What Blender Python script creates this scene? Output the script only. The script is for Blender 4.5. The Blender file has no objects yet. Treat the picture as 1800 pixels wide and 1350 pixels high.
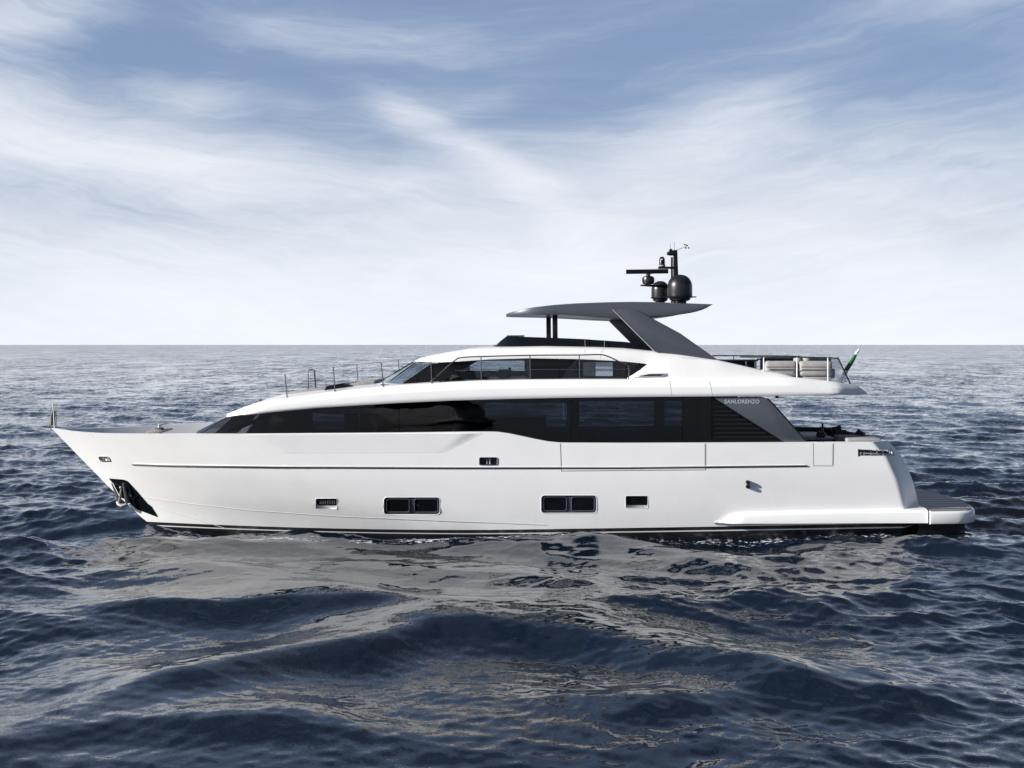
import bpy, bmesh, math, random
import numpy as np
from mathutils import Vector, Matrix
R = math.radians
random.seed(4)
scene = bpy.context.scene
C = scene.collection

# ------------------------------------------------------------------ camera
CAM_Y, CAM_Z, FPX = -43.5, 6.13, 2180.0
cam = bpy.data.cameras.new("camera"); cam_o = bpy.data.objects.new("camera", cam); C.objects.link(cam_o)
cam_o.location = (0, CAM_Y, CAM_Z); cam_o.rotation_euler = (R(90), 0, 0)
cam.sensor_width = 36; cam.lens = FPX / 1800 * 36
cam.shift_y = -(675 - 606) / 1800
cam.clip_start = 0.5; cam.clip_end = 90000
scene.camera = cam_o

# ------------------------------------------------------------------ exposure
vs = scene.view_settings
vs.view_transform = 'Standard'; vs.look = 'None'; vs.gamma = 1; vs.use_curve_mapping = False
vs.exposure = 0.70
scene.cycles.max_bounces = 10; scene.cycles.transparent_max_bounces = 16

# ------------------------------------------------------------------ tiny node language
class S:
    """a node socket with arithmetic"""
    def __init__(s, nt, k): s.nt, s.k = nt, k
    def m(s, op, *a):
        n = s.nt.nodes.new('ShaderNodeMath'); n.operation = op
        for i, v in enumerate((s,) + a):
            if isinstance(v, S): s.nt.links.new(v.k, n.inputs[i])
            else: n.inputs[i].default_value = v
        return S(s.nt, n.outputs[0])
    def __add__(s, o): return s.m('ADD', o)
    __radd__ = __add__
    def __sub__(s, o): return s.m('SUBTRACT', o)
    def __mul__(s, o): return s.m('MULTIPLY', o)
    __rmul__ = __mul__
    def __truediv__(s, o): return s.m('DIVIDE', o)
    def ss(s, a, b):
        n = s.nt.nodes.new('ShaderNodeMapRange'); n.interpolation_type = 'SMOOTHSTEP'
        s.nt.links.new(s.k, n.inputs['Value'])
        n.inputs['From Min'].default_value = a; n.inputs['From Max'].default_value = b
        return S(s.nt, n.outputs[0])
    def clamp(s): return s.m('MAXIMUM', 0.0).m('MINIMUM', 1.0)
def xyz(nt, k):
    n = nt.nodes.new('ShaderNodeSeparateXYZ'); nt.links.new(k, n.inputs[0])
    return [S(nt, n.outputs[i]) for i in range(3)]
def combine(nt, x, y, z):
    n = nt.nodes.new('ShaderNodeCombineXYZ')
    for i, v in enumerate((x, y, z)):
        if isinstance(v, S): nt.links.new(v.k, n.inputs[i])
        else: n.inputs[i].default_value = v
    return n.outputs[0]
def noise(nt, vec, scale, detail=4, rough=.5, dist=0.0):
    n = nt.nodes.new('ShaderNodeTexNoise'); nt.links.new(vec, n.inputs['Vector'])
    n.inputs['Scale'].default_value = scale; n.inputs['Detail'].default_value = detail
    n.inputs['Roughness'].default_value = rough; n.inputs['Distortion'].default_value = dist
    return n
def mix(nt, fac, a, b):
    n = nt.nodes.new('ShaderNodeMix'); n.data_type = 'RGBA'
    for k, v in ((n.inputs[0], fac), (n.inputs[6], a), (n.inputs[7], b)):
        if isinstance(v, S): nt.links.new(v.k, k)
        elif hasattr(v, 'links'): nt.links.new(v, k)
        elif isinstance(v, (int, float)): k.default_value = v
        else: k.default_value = (*v, 1)
    return n.outputs[2]

# ------------------------------------------------------------------ sun and sky
SUN_AZ, SUN_EL = (-0.94, -0.345), R(20)      # sun low over the port bow, a little towards the viewer
sl = bpy.data.lights.new("sun", 'SUN'); sun = bpy.data.objects.new("sun", sl); C.objects.link(sun)
sl.energy = 5.0; sl.angle = R(0.5); sl.color = (1, .965, .92)
sd = Vector((SUN_AZ[0] * math.cos(SUN_EL), SUN_AZ[1] * math.cos(SUN_EL), math.sin(SUN_EL)))
sun.rotation_euler = sd.to_track_quat('Z', 'Y').to_euler()
W = bpy.data.worlds.new("World"); scene.world = W; W.use_nodes = True
nt = W.node_tree; nt.nodes.clear()
out = nt.nodes.new('ShaderNodeOutputWorld'); bg = nt.nodes.new('ShaderNodeBackground')
sky = nt.nodes.new('ShaderNodeTexSky'); sky.sky_type = 'NISHITA'; sky.sun_disc = False
sky.sun_elevation = SUN_EL; sky.sun_rotation = math.atan2(SUN_AZ[0], SUN_AZ[1])
sky.air_density = 1.0; sky.dust_density = 0.6; sky.ozone_density = 2.0
bg.inputs[1].default_value = 0.075
tc = nt.nodes.new('ShaderNodeTexCoord')
dx, dy, dz = xyz(nt, tc.outputs['Generated'])
# cirrus and high veil: seen on a far shell, so described by direction only
den = dy.m('ABSOLUTE').m('MAXIMUM', .25)
u0, w0 = dx / den, dz / den
wv = combine(nt, u0 * 1.0, w0 * 2.2, dy * .3)
wn = xyz(nt, noise(nt, wv, 3.2, 5, .55).outputs['Color'])
u = u0 + (wn[0] - .5) * .16
w = w0 + (wn[1] - .5) * .075
fine = S(nt, noise(nt, combine(nt, u * 1.0 + w * .9, w * 5.5 - u * .9, dy * .4), 5.5, 7, .58, .5).outputs[0])
broad = S(nt, noise(nt, combine(nt, u * 1.1, w * 3.4 + u * .4, dy * .4 + 3.0), 3.0, 4, .5).outputs[0])
def blob(px, py, rx, ry, ang=0):
    uu = u - (px - 900) / 2180; ww = w - (606 - py) / 2180
    c, s_ = math.cos(R(ang)), math.sin(R(ang))
    a = (uu * c + ww * s_) * (2180 / rx); b = (ww * c - uu * s_) * (2180 / ry)
    return (a * a + b * b).m('MULTIPLY', -1.0).m('EXPONENT')
cov = w0.ss(.27, .045) * .86
for (px, py, rx, ry, an, am) in [
        (40, 0, 200, 60, 14, .70), (600, 50, 240, 46, -6, .46), (90, 235, 380, 70, -15, .50), (-150, 150, 260, 60, 0, .3),
        (850, 275, 210, 38, -32, .40), (745, 205, 45, 70, 55, .26), (870, 185, 110, 18, 14, .26), (1340, 200, 190, 46, 24, .42),
        (1640, 250, 340, 60, 8, .16), (1650, 0, 190, 24, 8, .36), (480, 330, 300, 44, -6, .16), (1050, 420, 460, 80, 0, .12),
        (1010, 60, 180, 34, 10, .26), (1100, 270, 260, 60, 10, .14), (420, 190, 200, 22, -10, .12), (1500, 60, 300, 20, 12, .14),
        (540, 130, 260, 50, -10, -.34), (580, 250, 290, 48, -12, -.26), (960, 110, 170, 120, 0, -.22), (1160, 60, 200, 60, 0, -.28), (1560, 130, 300, 70, 0, -.20),
        (230, 75, 190, 45, 12, -.32), (200, 345, 380, 44, -6, -.22), (1080, 180, 190, 60, 0, -.14), (1640, 420, 300, 30, 6, -.10), (300, 450, 420, 30, 4, -.10)]:
    cov = cov + blob(px, py, rx, ry, an) * (am * .86)
sl_ = w - u * u * .45                              # streamlines: falling to the right on the left, rising on the right
wisp = S(nt, noise(nt, combine(nt, u * 1.7, sl_ * 13, dy * .4), 3.6, 8, .66, 1.1).outputs[0])
thread = S(nt, noise(nt, combine(nt, u * 2.6 + sl_ * 4, sl_ * 34, dy * .4 + 7), 3.4, 6, .6, 1.6).outputs[0])
lowq = w0.ss(.0, .13) * .72 + .28
cov = cov + ((fine - .5) * .50 + (broad - .5) * .85 + (wisp - .5) * .62 + (thread - .5) * .15) * lowq + w0.ss(.3, .8) * .05
cov = cov.ss(-.22, 1.22) * (dy.ss(-.35, .15) * .62 + .38)
hz = w0.ss(.12, -.005)
base = mix(nt, .75, sky.outputs[0], (2.0, 2.75, 4.4))
deep = mix(nt, w0.ss(.25, .9), base, (0.17, 0.36, 0.85))
cloud = mix(nt, hz, (7.1, 7.35, 7.9), (8.3, 8.6, 9.1))
lp = mix(nt, cov, deep, cloud)
nt.links.new(lp, bg.inputs[0]); nt.links.new(bg.outputs[0], out.inputs[0])

# ------------------------------------------------------------------ materials
def mat(name, col, rough=.4, metal=0., coat=0., vary=0., vscale=3., bump=0., bscale=40., ior=1.5, rvary=0.):
    m = bpy.data.materials.new(name); m.use_nodes = True
    t = m.node_tree; b = t.nodes['Principled BSDF']
    b.inputs['Base Color'].default_value = (*col, 1); b.inputs['Roughness'].default_value = rough
    b.inputs['Metallic'].default_value = metal; b.inputs['Coat Weight'].default_value = coat; b.inputs['IOR'].default_value = ior
    b.inputs['Coat Roughness'].default_value = .06
    g = t.nodes.new('ShaderNodeTexCoord').outputs['Object']
    if vary:
        n = S(t, noise(t, g, vscale, 6, .6).outputs[0])
        c2 = tuple(c * (1 - vary) for c in col)
        t.links.new(mix(t, n.ss(.35, .7), col, c2), b.inputs['Base Color'])
    if rvary:
        n = S(t, noise(t, g, vscale * 1.7, 5, .6).outputs[0])
        t.links.new((n * rvary + (rough - rvary * .5)).clamp().k, b.inputs['Roughness'])
    if bump:
        n = noise(t, g, bscale, 3, .6); bp = t.nodes.new('ShaderNodeBump')
        bp.inputs['Strength'].default_value = bump; bp.inputs['Distance'].default_value = .01
        t.links.new(n.outputs[0], bp.inputs['Height']); t.links.new(bp.outputs[0], b.inputs['Normal'])
    return m
M = {}
M['white'] = mat('white_gelcoat', (.80, .80, .795), .32, coat=.35, vary=.035, vscale=.9, rvary=.12)
M['deck'] = mat('deck_grey', (.42, .43, .45), .6, vary=.12, vscale=2)
M['grey'] = mat('grey_metallic_paint', (.095, .104, .126), .38, metal=.35, coat=.3, vary=.14, vscale=60, bump=.12, bscale=220)
M['black'] = mat('black_satin', (.008, .008, .009), .30, vary=.3, vscale=5, rvary=.15, ior=1.35)
M['gloss'] = mat('black_gloss', (.005, .006, .008), .05, vary=.2, ior=1.3)
M['steel'] = mat('stainless_steel', (.62, .62, .63), .18, metal=1, rvary=.15, vscale=9)
M['railsteel'] = mat('rail_steel', (.16, .16, .17), .28, metal=.9, rvary=.15, vscale=9)
M['cream'] = mat('cream_fabric', (.34, .33, .315), .85, vary=.14, vscale=5, bump=.4, bscale=90)
M['pale'] = mat('pale_grey_fabric', (.30, .30, .305), .85, vary=.12, vscale=5, bump=.4, bscale=90)
M['taupe'] = mat('taupe_fabric', (.30, .285, .275), .9, vary=.2, vscale=4, bump=.5, bscale=70)
M['charcoal'] = mat('charcoal_fabric', (.028, .030, .034), .9, vary=.3, vscale=6, bump=.5, bscale=70)
M['dome'] = mat('dome_satin_black', (.013, .013, .015), .36, vary=.2, vscale=6, rvary=.1)
M['grille'] = mat('slat_black', (.014, .014, .015), .35, ior=1.25)
M['seam'] = mat('seam_grey', (.10, .10, .11), .6)
M['lining'] = mat('cabin_lining', (.018, .018, .02), .6, vary=.3)
M['plate'] = mat('window_surround', (.055, .06, .075), .3, coat=.3)
M['lens'] = mat('camera_lens', (.65, .66, .7), .2)
M['letters'] = mat('silver_letters', (.50, .51, .53), .35, metal=.5)
M['brownglass'] = mat('brown_vase', (.035, .012, .009), .25, vary=.3)
M['green'] = mat('green_flag_cloth', (.012, .13, .035), .8, vary=.25, vscale=8)
M['flagwhite'] = mat('white_flag_cloth', (.72, .72, .70), .8)
M['greyflag'] = mat('dark_flag_cloth', (.17, .16, .165), .85, vary=.3, vscale=8)
M['anchor'] = mat('galvanised_steel', (.36, .355, .33), .42, metal=.55, vary=.25, vscale=12)
def teak(name, fq, lo, hi):
    m = bpy.data.materials.new(name); m.use_nodes = True; t = m.node_tree; b = t.nodes['Principled BSDF']
    x, y, z = xyz(t, t.nodes.new('ShaderNodeTexCoord').outputs['Object'])
    f = (y * fq).m('FRACT'); idn = (y * fq).m('FLOOR')
    wn_ = t.nodes.new('ShaderNodeTexWhiteNoise'); wn_.noise_dimensions = '1D'; t.links.new(idn.k, wn_.inputs['W'])
    gr = S(t, noise(t, combine(t, x * 1.5, y * 40, z), 3, 5).outputs[0])
    tone = mix(t, (((idn * .5).m('FRACT') * 1.4 if fq < 5 else S(t, wn_.outputs['Value']) * .65) + gr * .4).clamp(), lo, hi)
    t.links.new(mix(t, f.ss(.10, .03), tone, (.02, .02, .02)), b.inputs['Base Color'])
    b.inputs['Roughness'].default_value = .5
    return m
M['teak'] = teak('teak_planks', 7.0, (.12, .105, .10), (.30, .28, .27)); M['platform'] = teak('platform_planks', 3.2, (.045, .022, .022), (.26, .25, .25))
def hullpaint():
    m = bpy.data.materials.new('hull_paint'); m.use_nodes = True; t = m.node_tree; b = t.nodes['Principled BSDF']
    o = t.nodes.new('ShaderNodeTexCoord').outputs['Object']
    x, y, z = xyz(t, o)
    h = z - (x * .0155 + .125)                       # height above the boot top line
    ln = h.ss(-.112, -.106) * h.ss(-.150, -.156).m('MULTIPLY', 1.0)
    line = h.ss(-.158, -.152) * (h.ss(-.112, -.118))
    n = S(t, noise(t, o, .9, 6, .6).outputs[0])
    wht = mix(t, n.ss(.35, .75), (.80, .80, .795), (.765, .765, .765))
    # faint salt and run-off marks low on the topsides
    st = S(t, noise(t, combine(t, x * 6.0, y, z * .5), 1.2, 6, .65).outputs[0])
    wht = mix(t, st.ss(.52, .8) * (h.ss(1.5, .1) * .16), wht, (.50, .49, .46))
    blk = mix(t, n.ss(.3, .7), (.008, .008, .009), (.022, .022, .022))
    c = mix(t, h.ss(-.002, .002), mix(t, line, blk, (.72, .72, .72)), wht)
    t.links.new(c, b.inputs['Base Color'])
    rn = S(t, noise(t, o, 2.0, 5, .6).outputs[0])
    t.links.new((rn * .14 + .26).k, b.inputs['Roughness'])
    b.inputs['Coat Weight'].default_value = .7; b.inputs['Coat Roughness'].default_value = .04
    bn = noise(t, o, .7, 2, .5); bp = t.nodes.new('ShaderNodeBump'); bp.inputs['Strength'].default_value = 1; bp.inputs['Distance'].default_value = .02
    t.links.new(bn.outputs[0], bp.inputs['Height']); t.links.new(bp.outputs[0], b.inputs['Coat Normal'])
    return m
M['hull'] = hullpaint()
def glass(name, tint, rough=.0, wob=.0, ior=1.42):
    m = bpy.data.materials.new(name); m.use_nodes = True; t = m.node_tree; t.nodes.clear()
    o = t.nodes.new('ShaderNodeOutputMaterial'); mx = t.nodes.new('ShaderNodeMixShader')
    tr = t.nodes.new('ShaderNodeBsdfTransparent'); gl = t.nodes.new('ShaderNodeBsdfGlossy'); fr = t.nodes.new('ShaderNodeFresnel')
    tr.inputs[0].default_value = (*tint, 1); gl.inputs['Roughness'].default_value = rough; g0 = t.nodes.new('ShaderNodeNewGeometry'); bf = S(t, g0.outputs['Backfacing']); t.links.new((bf * (1 / ior - ior) + ior).k, fr.inputs[0])
    gl.inputs[0].default_value = (.95, .95, .95, 1)
    if wob:
        g = t.nodes.new('ShaderNodeTexCoord').outputs['Object']
        n = noise(t, g, .55, 2, .5); bp = t.nodes.new('ShaderNodeBump'); bp.inputs['Strength'].default_value = 1; bp.inputs['Distance'].default_value = wob
        t.links.new(n.outputs[0], bp.inputs['Height'])
        t.links.new(bp.outputs[0], gl.inputs['Normal']); t.links.new(bp.outputs[0], fr.inputs['Normal'])
    t.links.new(fr.outputs[0], mx.inputs[0]); t.links.new(tr.outputs[0], mx.inputs[1]); t.links.new(gl.outputs[0], mx.inputs[2])
    t.links.new(mx.outputs[0], o.inputs[0]); return m
M['glass'] = glass('dark_tinted_glass', (.42, .45, .50), wob=.0035, ior=1.33)
M['wglass'] = glass('light_tinted_glass', (.76, .80, .83), wob=.02)
M['clear'] = glass('clear_glass', (.95, .96, .965), ior=1.2)

# ------------------------------------------------------------------ mesh helpers
class MB:
    def __init__(s): s.v, s.f = [], []
    def add(s, vs_, fs):
        n = len(s.v); s.v += [tuple(p) for p in vs_]; s.f += [tuple(i + n for i in f) for f in fs]; return s
    def grid(s, rows, closed=False):
        nr, nc = len(rows), len(rows[0]); v = [p for r in rows for p in r]; f = []
        for i in range(nr - 1):
            for j in range(nc if closed else nc - 1):
                k = (j + 1) % nc
                f.append((i * nc + j, i * nc + k, (i + 1) * nc + k, (i + 1) * nc + j))
        return s.add(v, f)
    def solid(s, rows):
        """stations of closed loops with both ends capped"""
        n0 = len(s.v); s.grid(rows, True); nc = len(rows[0])
        s.f.append(tuple(n0 + j for j in range(nc))); e = n0 + (len(rows) - 1) * nc
        s.f.append(tuple(e + j for j in reversed(range(nc)))); return s
    def prism(s, poly, vec):
        a = [Vector(p) for p in poly]; b = [p + Vector(vec) for p in a]
        return s.solid([a, b])
    def box(s, x0, x1, y0, y1, z0, z1):
        return s.prism([(x0, y0, z0), (x1, y0, z0), (x1, y1, z0), (x0, y1, z0)], (0, 0, z1 - z0))
    def tube(s, path, r, n=8, closed=False):
        P_ = [Vector(p) for p in path]; rows = []; m = len(P_); up = None
        for i, p in enumerate(P_):
            a = P_[(i - 1) % m] if (closed or i) else p
            b = P_[(i + 1) % m] if (closed or i < m - 1) else p
            t = (b - a).normalized()
            if up is None: up = Vector((0, 0, 1)) if abs(t.z) < .9 else Vector((1, 0, 0))
            q = t.cross(up).normalized(); up = q.cross(t).normalized()
            rr = r[i] if isinstance(r, (list, tuple)) else r
            rows.append([p + q * math.cos(k * 2 * math.pi / n) * rr + up * math.sin(k * 2 * math.pi / n) * rr for k in range(n)])
        if closed: return s.grid(rows + [rows[0]], True)
        return s.solid(rows)
    def lathe(s, prof, c=(0, 0, 0), n=28):
        rows = [[(c[0] + r * math.cos(k * 2 * math.pi / n), c[1] + r * math.sin(k * 2 * math.pi / n), c[2] + z) for k in range(n)] for r, z in prof]
        return s.solid(rows)
ORG = {}
def thing(name, loc=(0, 0, 0), label=None, cat=None, group=None):
    o = bpy.data.objects.new(name, None); C.objects.link(o); o.location = loc; ORG[o.name] = Vector(loc)
    o.empty_display_size = .3
    tag(o, label, cat, group); return o
def tag(o, label=None, cat=None, group=None, kind=None):
    for k, v in (('label', label), ('category', cat), ('group', group), ('kind', kind)):
        if v: o[k] = v
    return o
def mesh(name, mb, m, parent=None, smooth=32, bevel=0., bseg=2, subsurf=0, weld=True):
    me = bpy.data.meshes.new(name)
    bm = bmesh.new()
    vs_ = [bm.verts.new(p) for p in mb.v]
    for f in mb.f:
        try: bm.faces.new([vs_[i] for i in f])
        except ValueError: pass
    if weld: bmesh.ops.remove_doubles(bm, verts=bm.verts, dist=1e-5)
    bmesh.ops.dissolve_degenerate(bm, dist=1e-6, edges=bm.edges)
    bmesh.ops.recalc_face_normals(bm, faces=bm.faces)
    if bevel:
        ed = [e for e in bm.edges if len(e.link_faces) == 2 and e.calc_face_angle(0) > R(30)]
        bmesh.ops.bevel(bm, geom=ed, offset=bevel, segments=bseg, profile=.5, affect='EDGES', clamp_overlap=True)
    root = parent
    while root is not None and root.parent is not None: root = root.parent
    if root is not None and root.name in ORG and ORG[root.name].length:
        bmesh.ops.translate(bm, vec=-ORG[root.name], verts=bm.verts)
    bm.to_mesh(me); bm.free()
    if isinstance(m, str): m = M[m]
    me.materials.append(m)
    if smooth:
        me.polygons.foreach_set('use_smooth', [True] * len(me.polygons)); me.set_sharp_from_angle(angle=R(smooth))
    o = bpy.data.objects.new(name, me); C.objects.link(o); o.parent = parent
    if subsurf:
        sm = o.modifiers.new('subdivision', 'SUBSURF'); sm.levels = subsurf; sm.render_levels = subsurf
    return o
def P(px, py, Y):                      # a point measured in the photograph, at its own distance
    d = Y - CAM_Y
    return Vector(((px - 900) * d / FPX, Y, CAM_Z - (py - 606) * d / FPX))
def mir(p): return Vector((p[0], -p[1], p[2]))
def interp(x, pts): return float(np.interp(x, [p[0] for p in pts], [p[1] for p in pts]))
def smoothpath(pts, n=6):
    """Catmull-Rom through points"""
    p = [Vector(q) for q in pts]; p = [p[0] * 2 - p[1]] + p + [p[-1] * 2 - p[-2]]; o = []
    for i in range(1, len(p) - 2):
        for k in range(n):
            t = k / n
            o.append(.5 * ((2 * p[i]) + (p[i + 1] - p[i - 1]) * t + (2 * p[i - 1] - 5 * p[i] + 4 * p[i + 1] - p[i + 2]) * t * t + (3 * p[i] - p[i - 1] - 3 * p[i + 1] + p[i + 2]) * t ** 3))
    o.append(p[-2]); return o

# ------------------------------------------------------------------ the sea
def build_sea():
    rng = np.random.default_rng(11)
    rows = [10.5]
    while rows[-1] < 420:
        d = rows[-1]; rows.append(d + max(.045, .5 * d * d / (6.13 * 1240)))
    while rows[-1] < 60000: rows.append(rows[-1] * 1.22)
    d = np.array(rows); nc = 1000
    # columns a little denser towards the middle
    c = np.linspace(-1, 1, nc)
    half = d * .56 + 7
    X = half[:, None] * c[None, :]; Y = (CAM_Y + d)[:, None] + np.zeros_like(X)
    sp = np.gradient(d)[:, None] * .9 + np.zeros_like(X); sx = (half * 2 / nc)[:, None]
    Hh = np.zeros_like(X); DX = np.zeros_like(X); DY = np.zeros_like(X)
    near = d[:, None] < 600
    nr = int(np.sum(d < 600)); Xs, Ys = X[:nr], Y[:nr]; sps = sp[:nr]; sxs = sx[:nr]
    # lee of the hull on the viewer's side: short chop is weaker there
    calm = np.exp(-((Xs + 6.5) / 7.5) ** 6) * np.clip((-Ys - 1) / 3, 0, 1) * np.clip((Ys + 17) / 4, 0, 1)
    lee = 1 - (.32 + .18 / (1 + np.exp((Xs + .5) * 1.6))) * np.exp(-((Xs - 0) / 11) ** 6) * np.clip((-Ys + 2) / 6, 0, 1) - .37 * calm
    broad_sw = 1 - .62 * np.exp(-((Xs + 2.5) / 8.5) ** 6) * np.clip((-Ys - 13) / 3, 0, 1)      # long smooth swells before the viewer
    patch = 1 + .35 * np.sin(Xs * .23 + Ys * .11 + 1.0) * np.sin(Ys * .31 - Xs * .07) + .2 * np.sin(Xs * .61 - Ys * .4)
    def waves(n, l0, l1, steep, main, spread, mod, ch=.75):
        nonlocal Hh, DX, DY
        lam = np.exp(rng.uniform(math.log(l0), math.log(l1), n))
        for l in lam:
            th = main + rng.normal(0, spread); k = 2 * math.pi / l
            a = steep * l / math.sqrt(n) * rng.uniform(.6, 1.3)
            kx, ky = k * math.sin(th), k * math.cos(th); ph = rng.uniform(0, 6.28)
            eff = np.maximum(sps * abs(math.cos(th)), sxs * abs(math.sin(th))) + 1e-6
            att = np.clip((l / eff - 2.2) / 3, 0, 1)
            # groups of waves, never endless trains
            gx, gy = rng.normal(0, .22 / l), rng.normal(0, .22 / l); gp = rng.uniform(0, 6.28)
            env = (.62 + .55 * np.sin(Xs * gx * 3 + Ys * gy * 3 + gp))
            A = a * att * env * mod
            f = kx * Xs + ky * Ys + ph
            Hh[:nr] += A * np.cos(f)
            DX[:nr] -= ch * A * math.sin(th) * np.sin(f); DY[:nr] -= ch * A * math.cos(th) * np.sin(f)
    one = np.ones_like(Xs)
    waves(8, 5, 13, .020, R(14), .5, one)
    waves(16, 2.2, 6, .030, R(10), .55, (.55 + .45 * lee) * (.4 + .6 * broad_sw))
    waves(36, .8, 2.4, .046, R(8), .75, lee * patch * broad_sw)
    waves(44, .24, .85, .044, R(5), .9, lee * patch * (.4 + .6 * broad_sw))
    # heavier swell rolling up in the foreground
    def ridge(x0, y0, curve, slant, amp, front, back, length):
        wob = .25 * np.sin(Xs * .9 + y0) + .12 * np.sin(Xs * 2.3 + 1.7 * x0)
        c_ = Ys - (y0 + curve * (Xs - x0) ** 2 + slant * (Xs - x0) + wob)
        pr = np.where(c_ < 0, np.exp(-(c_ / front) ** 2), np.exp(-(c_ / back) ** 2))
        Hh[:nr] += amp * pr * np.exp(-((Xs - x0) / length) ** 4)
    ridge(-.6, -17.0, -.12, .0, .50, 1.35, 2.8, 6.2)
    ridge(-6.6, -14.2, -.02, -.02, .24, .8, 5.0, 3.6)
    ridge(4.8, -21.6, -.03, .16, .26, 1.0, 1.8, 3.4)
    ridge(-5.5, -23.5, -.05, .2, .22, .9, 2.0, 3.0)
    ridge(3.5, -14.2, .02, .05, .12, .8, 2.4, 4.5)
    # set-up along the hull: a trough amidships, a small crest beside it
    for gx_, gy_, sx2, sy2, am in ((-4.2, -4.5, 3.4, 2.2, -.17), (2.6, -4.2, 1.7, 1.3, .09), (-11.6, -1.6, 2.2, 2.0, -.17), (8, -5.0, 3.0, 2.0, -.06), (13.8, -3.2, 1.8, 1.6, .12)):
        Hh[:nr] += am * np.exp(-((Xs - gx_) / sx2) ** 2 - ((Ys - gy_) / sy2) ** 2)
    V = np.stack([X + DX, Y + DY, Hh - .13], -1).reshape(-1, 3)
    NR = len(d)
    i = np.arange(NR - 1)[:, None] * nc + np.arange(nc - 1)[None, :]
    F = np.stack([i, i + 1, i + nc + 1, i + nc], -1).reshape(-1, 4)
    # the rest of the sea, behind and beside the viewer
    nv = len(V); q = np.array([[-60000, -60000, -.9], [60000, -60000, -.9], [60000, 60000, -.9], [-60000, 60000, -.9]])
    V = np.concatenate([V, q]); F = np.concatenate([F, np.array([[nv, nv + 1, nv + 2, nv + 3]])])
    me = bpy.data.meshes.new('sea')
    me.vertices.add(len(V)); me.vertices.foreach_set('co', V.astype(np.float32).ravel())
    me.loops.add(F.size); me.loops.foreach_set('vertex_index', F.astype(np.int32).ravel())
    me.polygons.add(len(F)); me.polygons.foreach_set('loop_start', np.arange(0, F.size, 4, dtype=np.int32))
    me.polygons.foreach_set('use_smooth', np.ones(len(F), dtype=bool))
    me.update(calc_edges=True)
    m = bpy.data.materials.new('sea_water'); m.use_nodes = True; t = m.node_tree; b = t.nodes['Principled BSDF']
    b.inputs['Base Color'].default_value = (.0023, .0074, .0180, 1)
    b.inputs['Roughness'].default_value = .045; b.inputs['IOR'].default_value = 1.58
    geo = t.nodes.new('ShaderNodeNewGeometry'); x, y, z = xyz(t, geo.outputs['Position'])
    # wind ripples: weak in the lee of the hull, full strength on open water
    openw = y.ss(-8, 14)
    far = y.ss(15, 220)
    quiet = ((x + 4.5) / 10.0).m('POWER', 4.0).m('MULTIPLY', -1.0).m('EXPONENT') * y.ss(-17, -13) * y.ss(0, -3)
    gust = S(t, noise(t, combine(t, x, y * 1.3, 0.0), .22, 4, .6).outputs[0]).ss(.36, .64) * .95 + .35 - quiet * .25
    acc = None
    for sc, sx_, a_near, a_far, det in ((1.1, .8, .02, .34, 3), (4.5, .8, .10, .42, 4), (17.0, .9, .20, .20, 4), (46.0, .9, .17, .05, 3), (.16, .8, .0, .10, 3), (.07, 6.0, .0, .17, 5), (.02, 5.0, .0, .12, 4)):
        n = noise(t, combine(t, x * sx_, y, z * .3 + sc), sc, det, .6)
        cx_, cy_, cz_ = xyz(t, n.outputs['Color'])
        amp = openw * (a_far - a_near) + a_near + far * a_far * 2.6
        if sc > 10: amp = amp * gust
        v = ((cx_ - .5) * amp, (cy_ - .5) * amp)
        acc = v if acc is None else (acc[0] + v[0], acc[1] + v[1])
    add = t.nodes.new('ShaderNodeVectorMath'); add.operation = 'ADD'
    t.links.new(geo.outputs['Normal'], add.inputs[0]); t.links.new(combine(t, acc[0], acc[1] - far * .045, 0.0), add.inputs[1])
    nm = t.nodes.new('ShaderNodeVectorMath'); nm.operation = 'NORMALIZE'; t.links.new(add.outputs[0], nm.inputs[0])
    t.links.new(nm.outputs[0], b.inputs['Normal'])
    # a little foam lapping along the boot top and flecks on the steepest crests
    fb = combine(t, x, y * 1.6, z)
    fn = S(t, noise(t, fb, 5.5, 6, .68).outputs[0]); fg = S(t, noise(t, fb, .8, 2, .5).outputs[0])
    edge = (y + 3.35).m('ABSOLUTE').ss(.75, .05) * (x + .8).m('ABSOLUTE').ss(14.6, 12.5)
    crest = z.ss(.30, .55) * y.ss(-30, -10)
    fo = ((fn * .75 + fg * .35) + edge * .16 + crest * .05).ss(.735, .79)
    t.links.new(mix(t, fo, (.0023, .0074, .0180), (.55, .58, .60)), b.inputs['Base Color'])
    t.links.new((fo * .5 + .045).k, b.inputs['Roughness'])
    me.materials.append(m)
    o = bpy.data.objects.new('sea', me); C.objects.link(o)
    tag(o, 'dark blue choppy sea reaching to the horizon', 'sea', kind='structure')
build_sea()

# ------------------------------------------------------------------ hull form
STEM = [(-1.3, -10.4), (-.39, -12.37), (-.045, -12.86), (1.10, -14.10), (3.15, -16.10), (3.6, -16.5)]
TRAN = [(-1.3, 13.35), (.4, 13.45), (.8, 13.46), (1.7, 13.2), (2.5, 12.83), (2.95, 12.40), (3.4, 12.1)]
BMAX = [(-1.3, .05), (-.5, 2.9), (0, 3.2), (.8, 3.36), (1.8, 3.45), (3.4, 3.45)]
RAMP = [(-1.3, 14.5), (0, 13.5), (1, 11.0), (2, 9.4), (3.3, 8.1)]
POW = [(-1.3, 1.6), (0, 1.75), (2, 2.05), (3.3, 2.2)]
def half(x, z):
    t = min(max((x - interp(z, STEM)) / interp(z, RAMP), 0), 1)
    b = interp(z, BMAX) * (1 - (1 - t) ** interp(z, POW))
    k = min(max((x - 5) / 9, 0), 1); b *= 1 - .035 * k * k * (3 - 2 * k)
    e = min(max((interp(z, TRAN) - x) / .70, 0), 1)
    if e < 1: b -= .72 * (1 - e) ** 1.12
    return max(b, 0)
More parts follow.
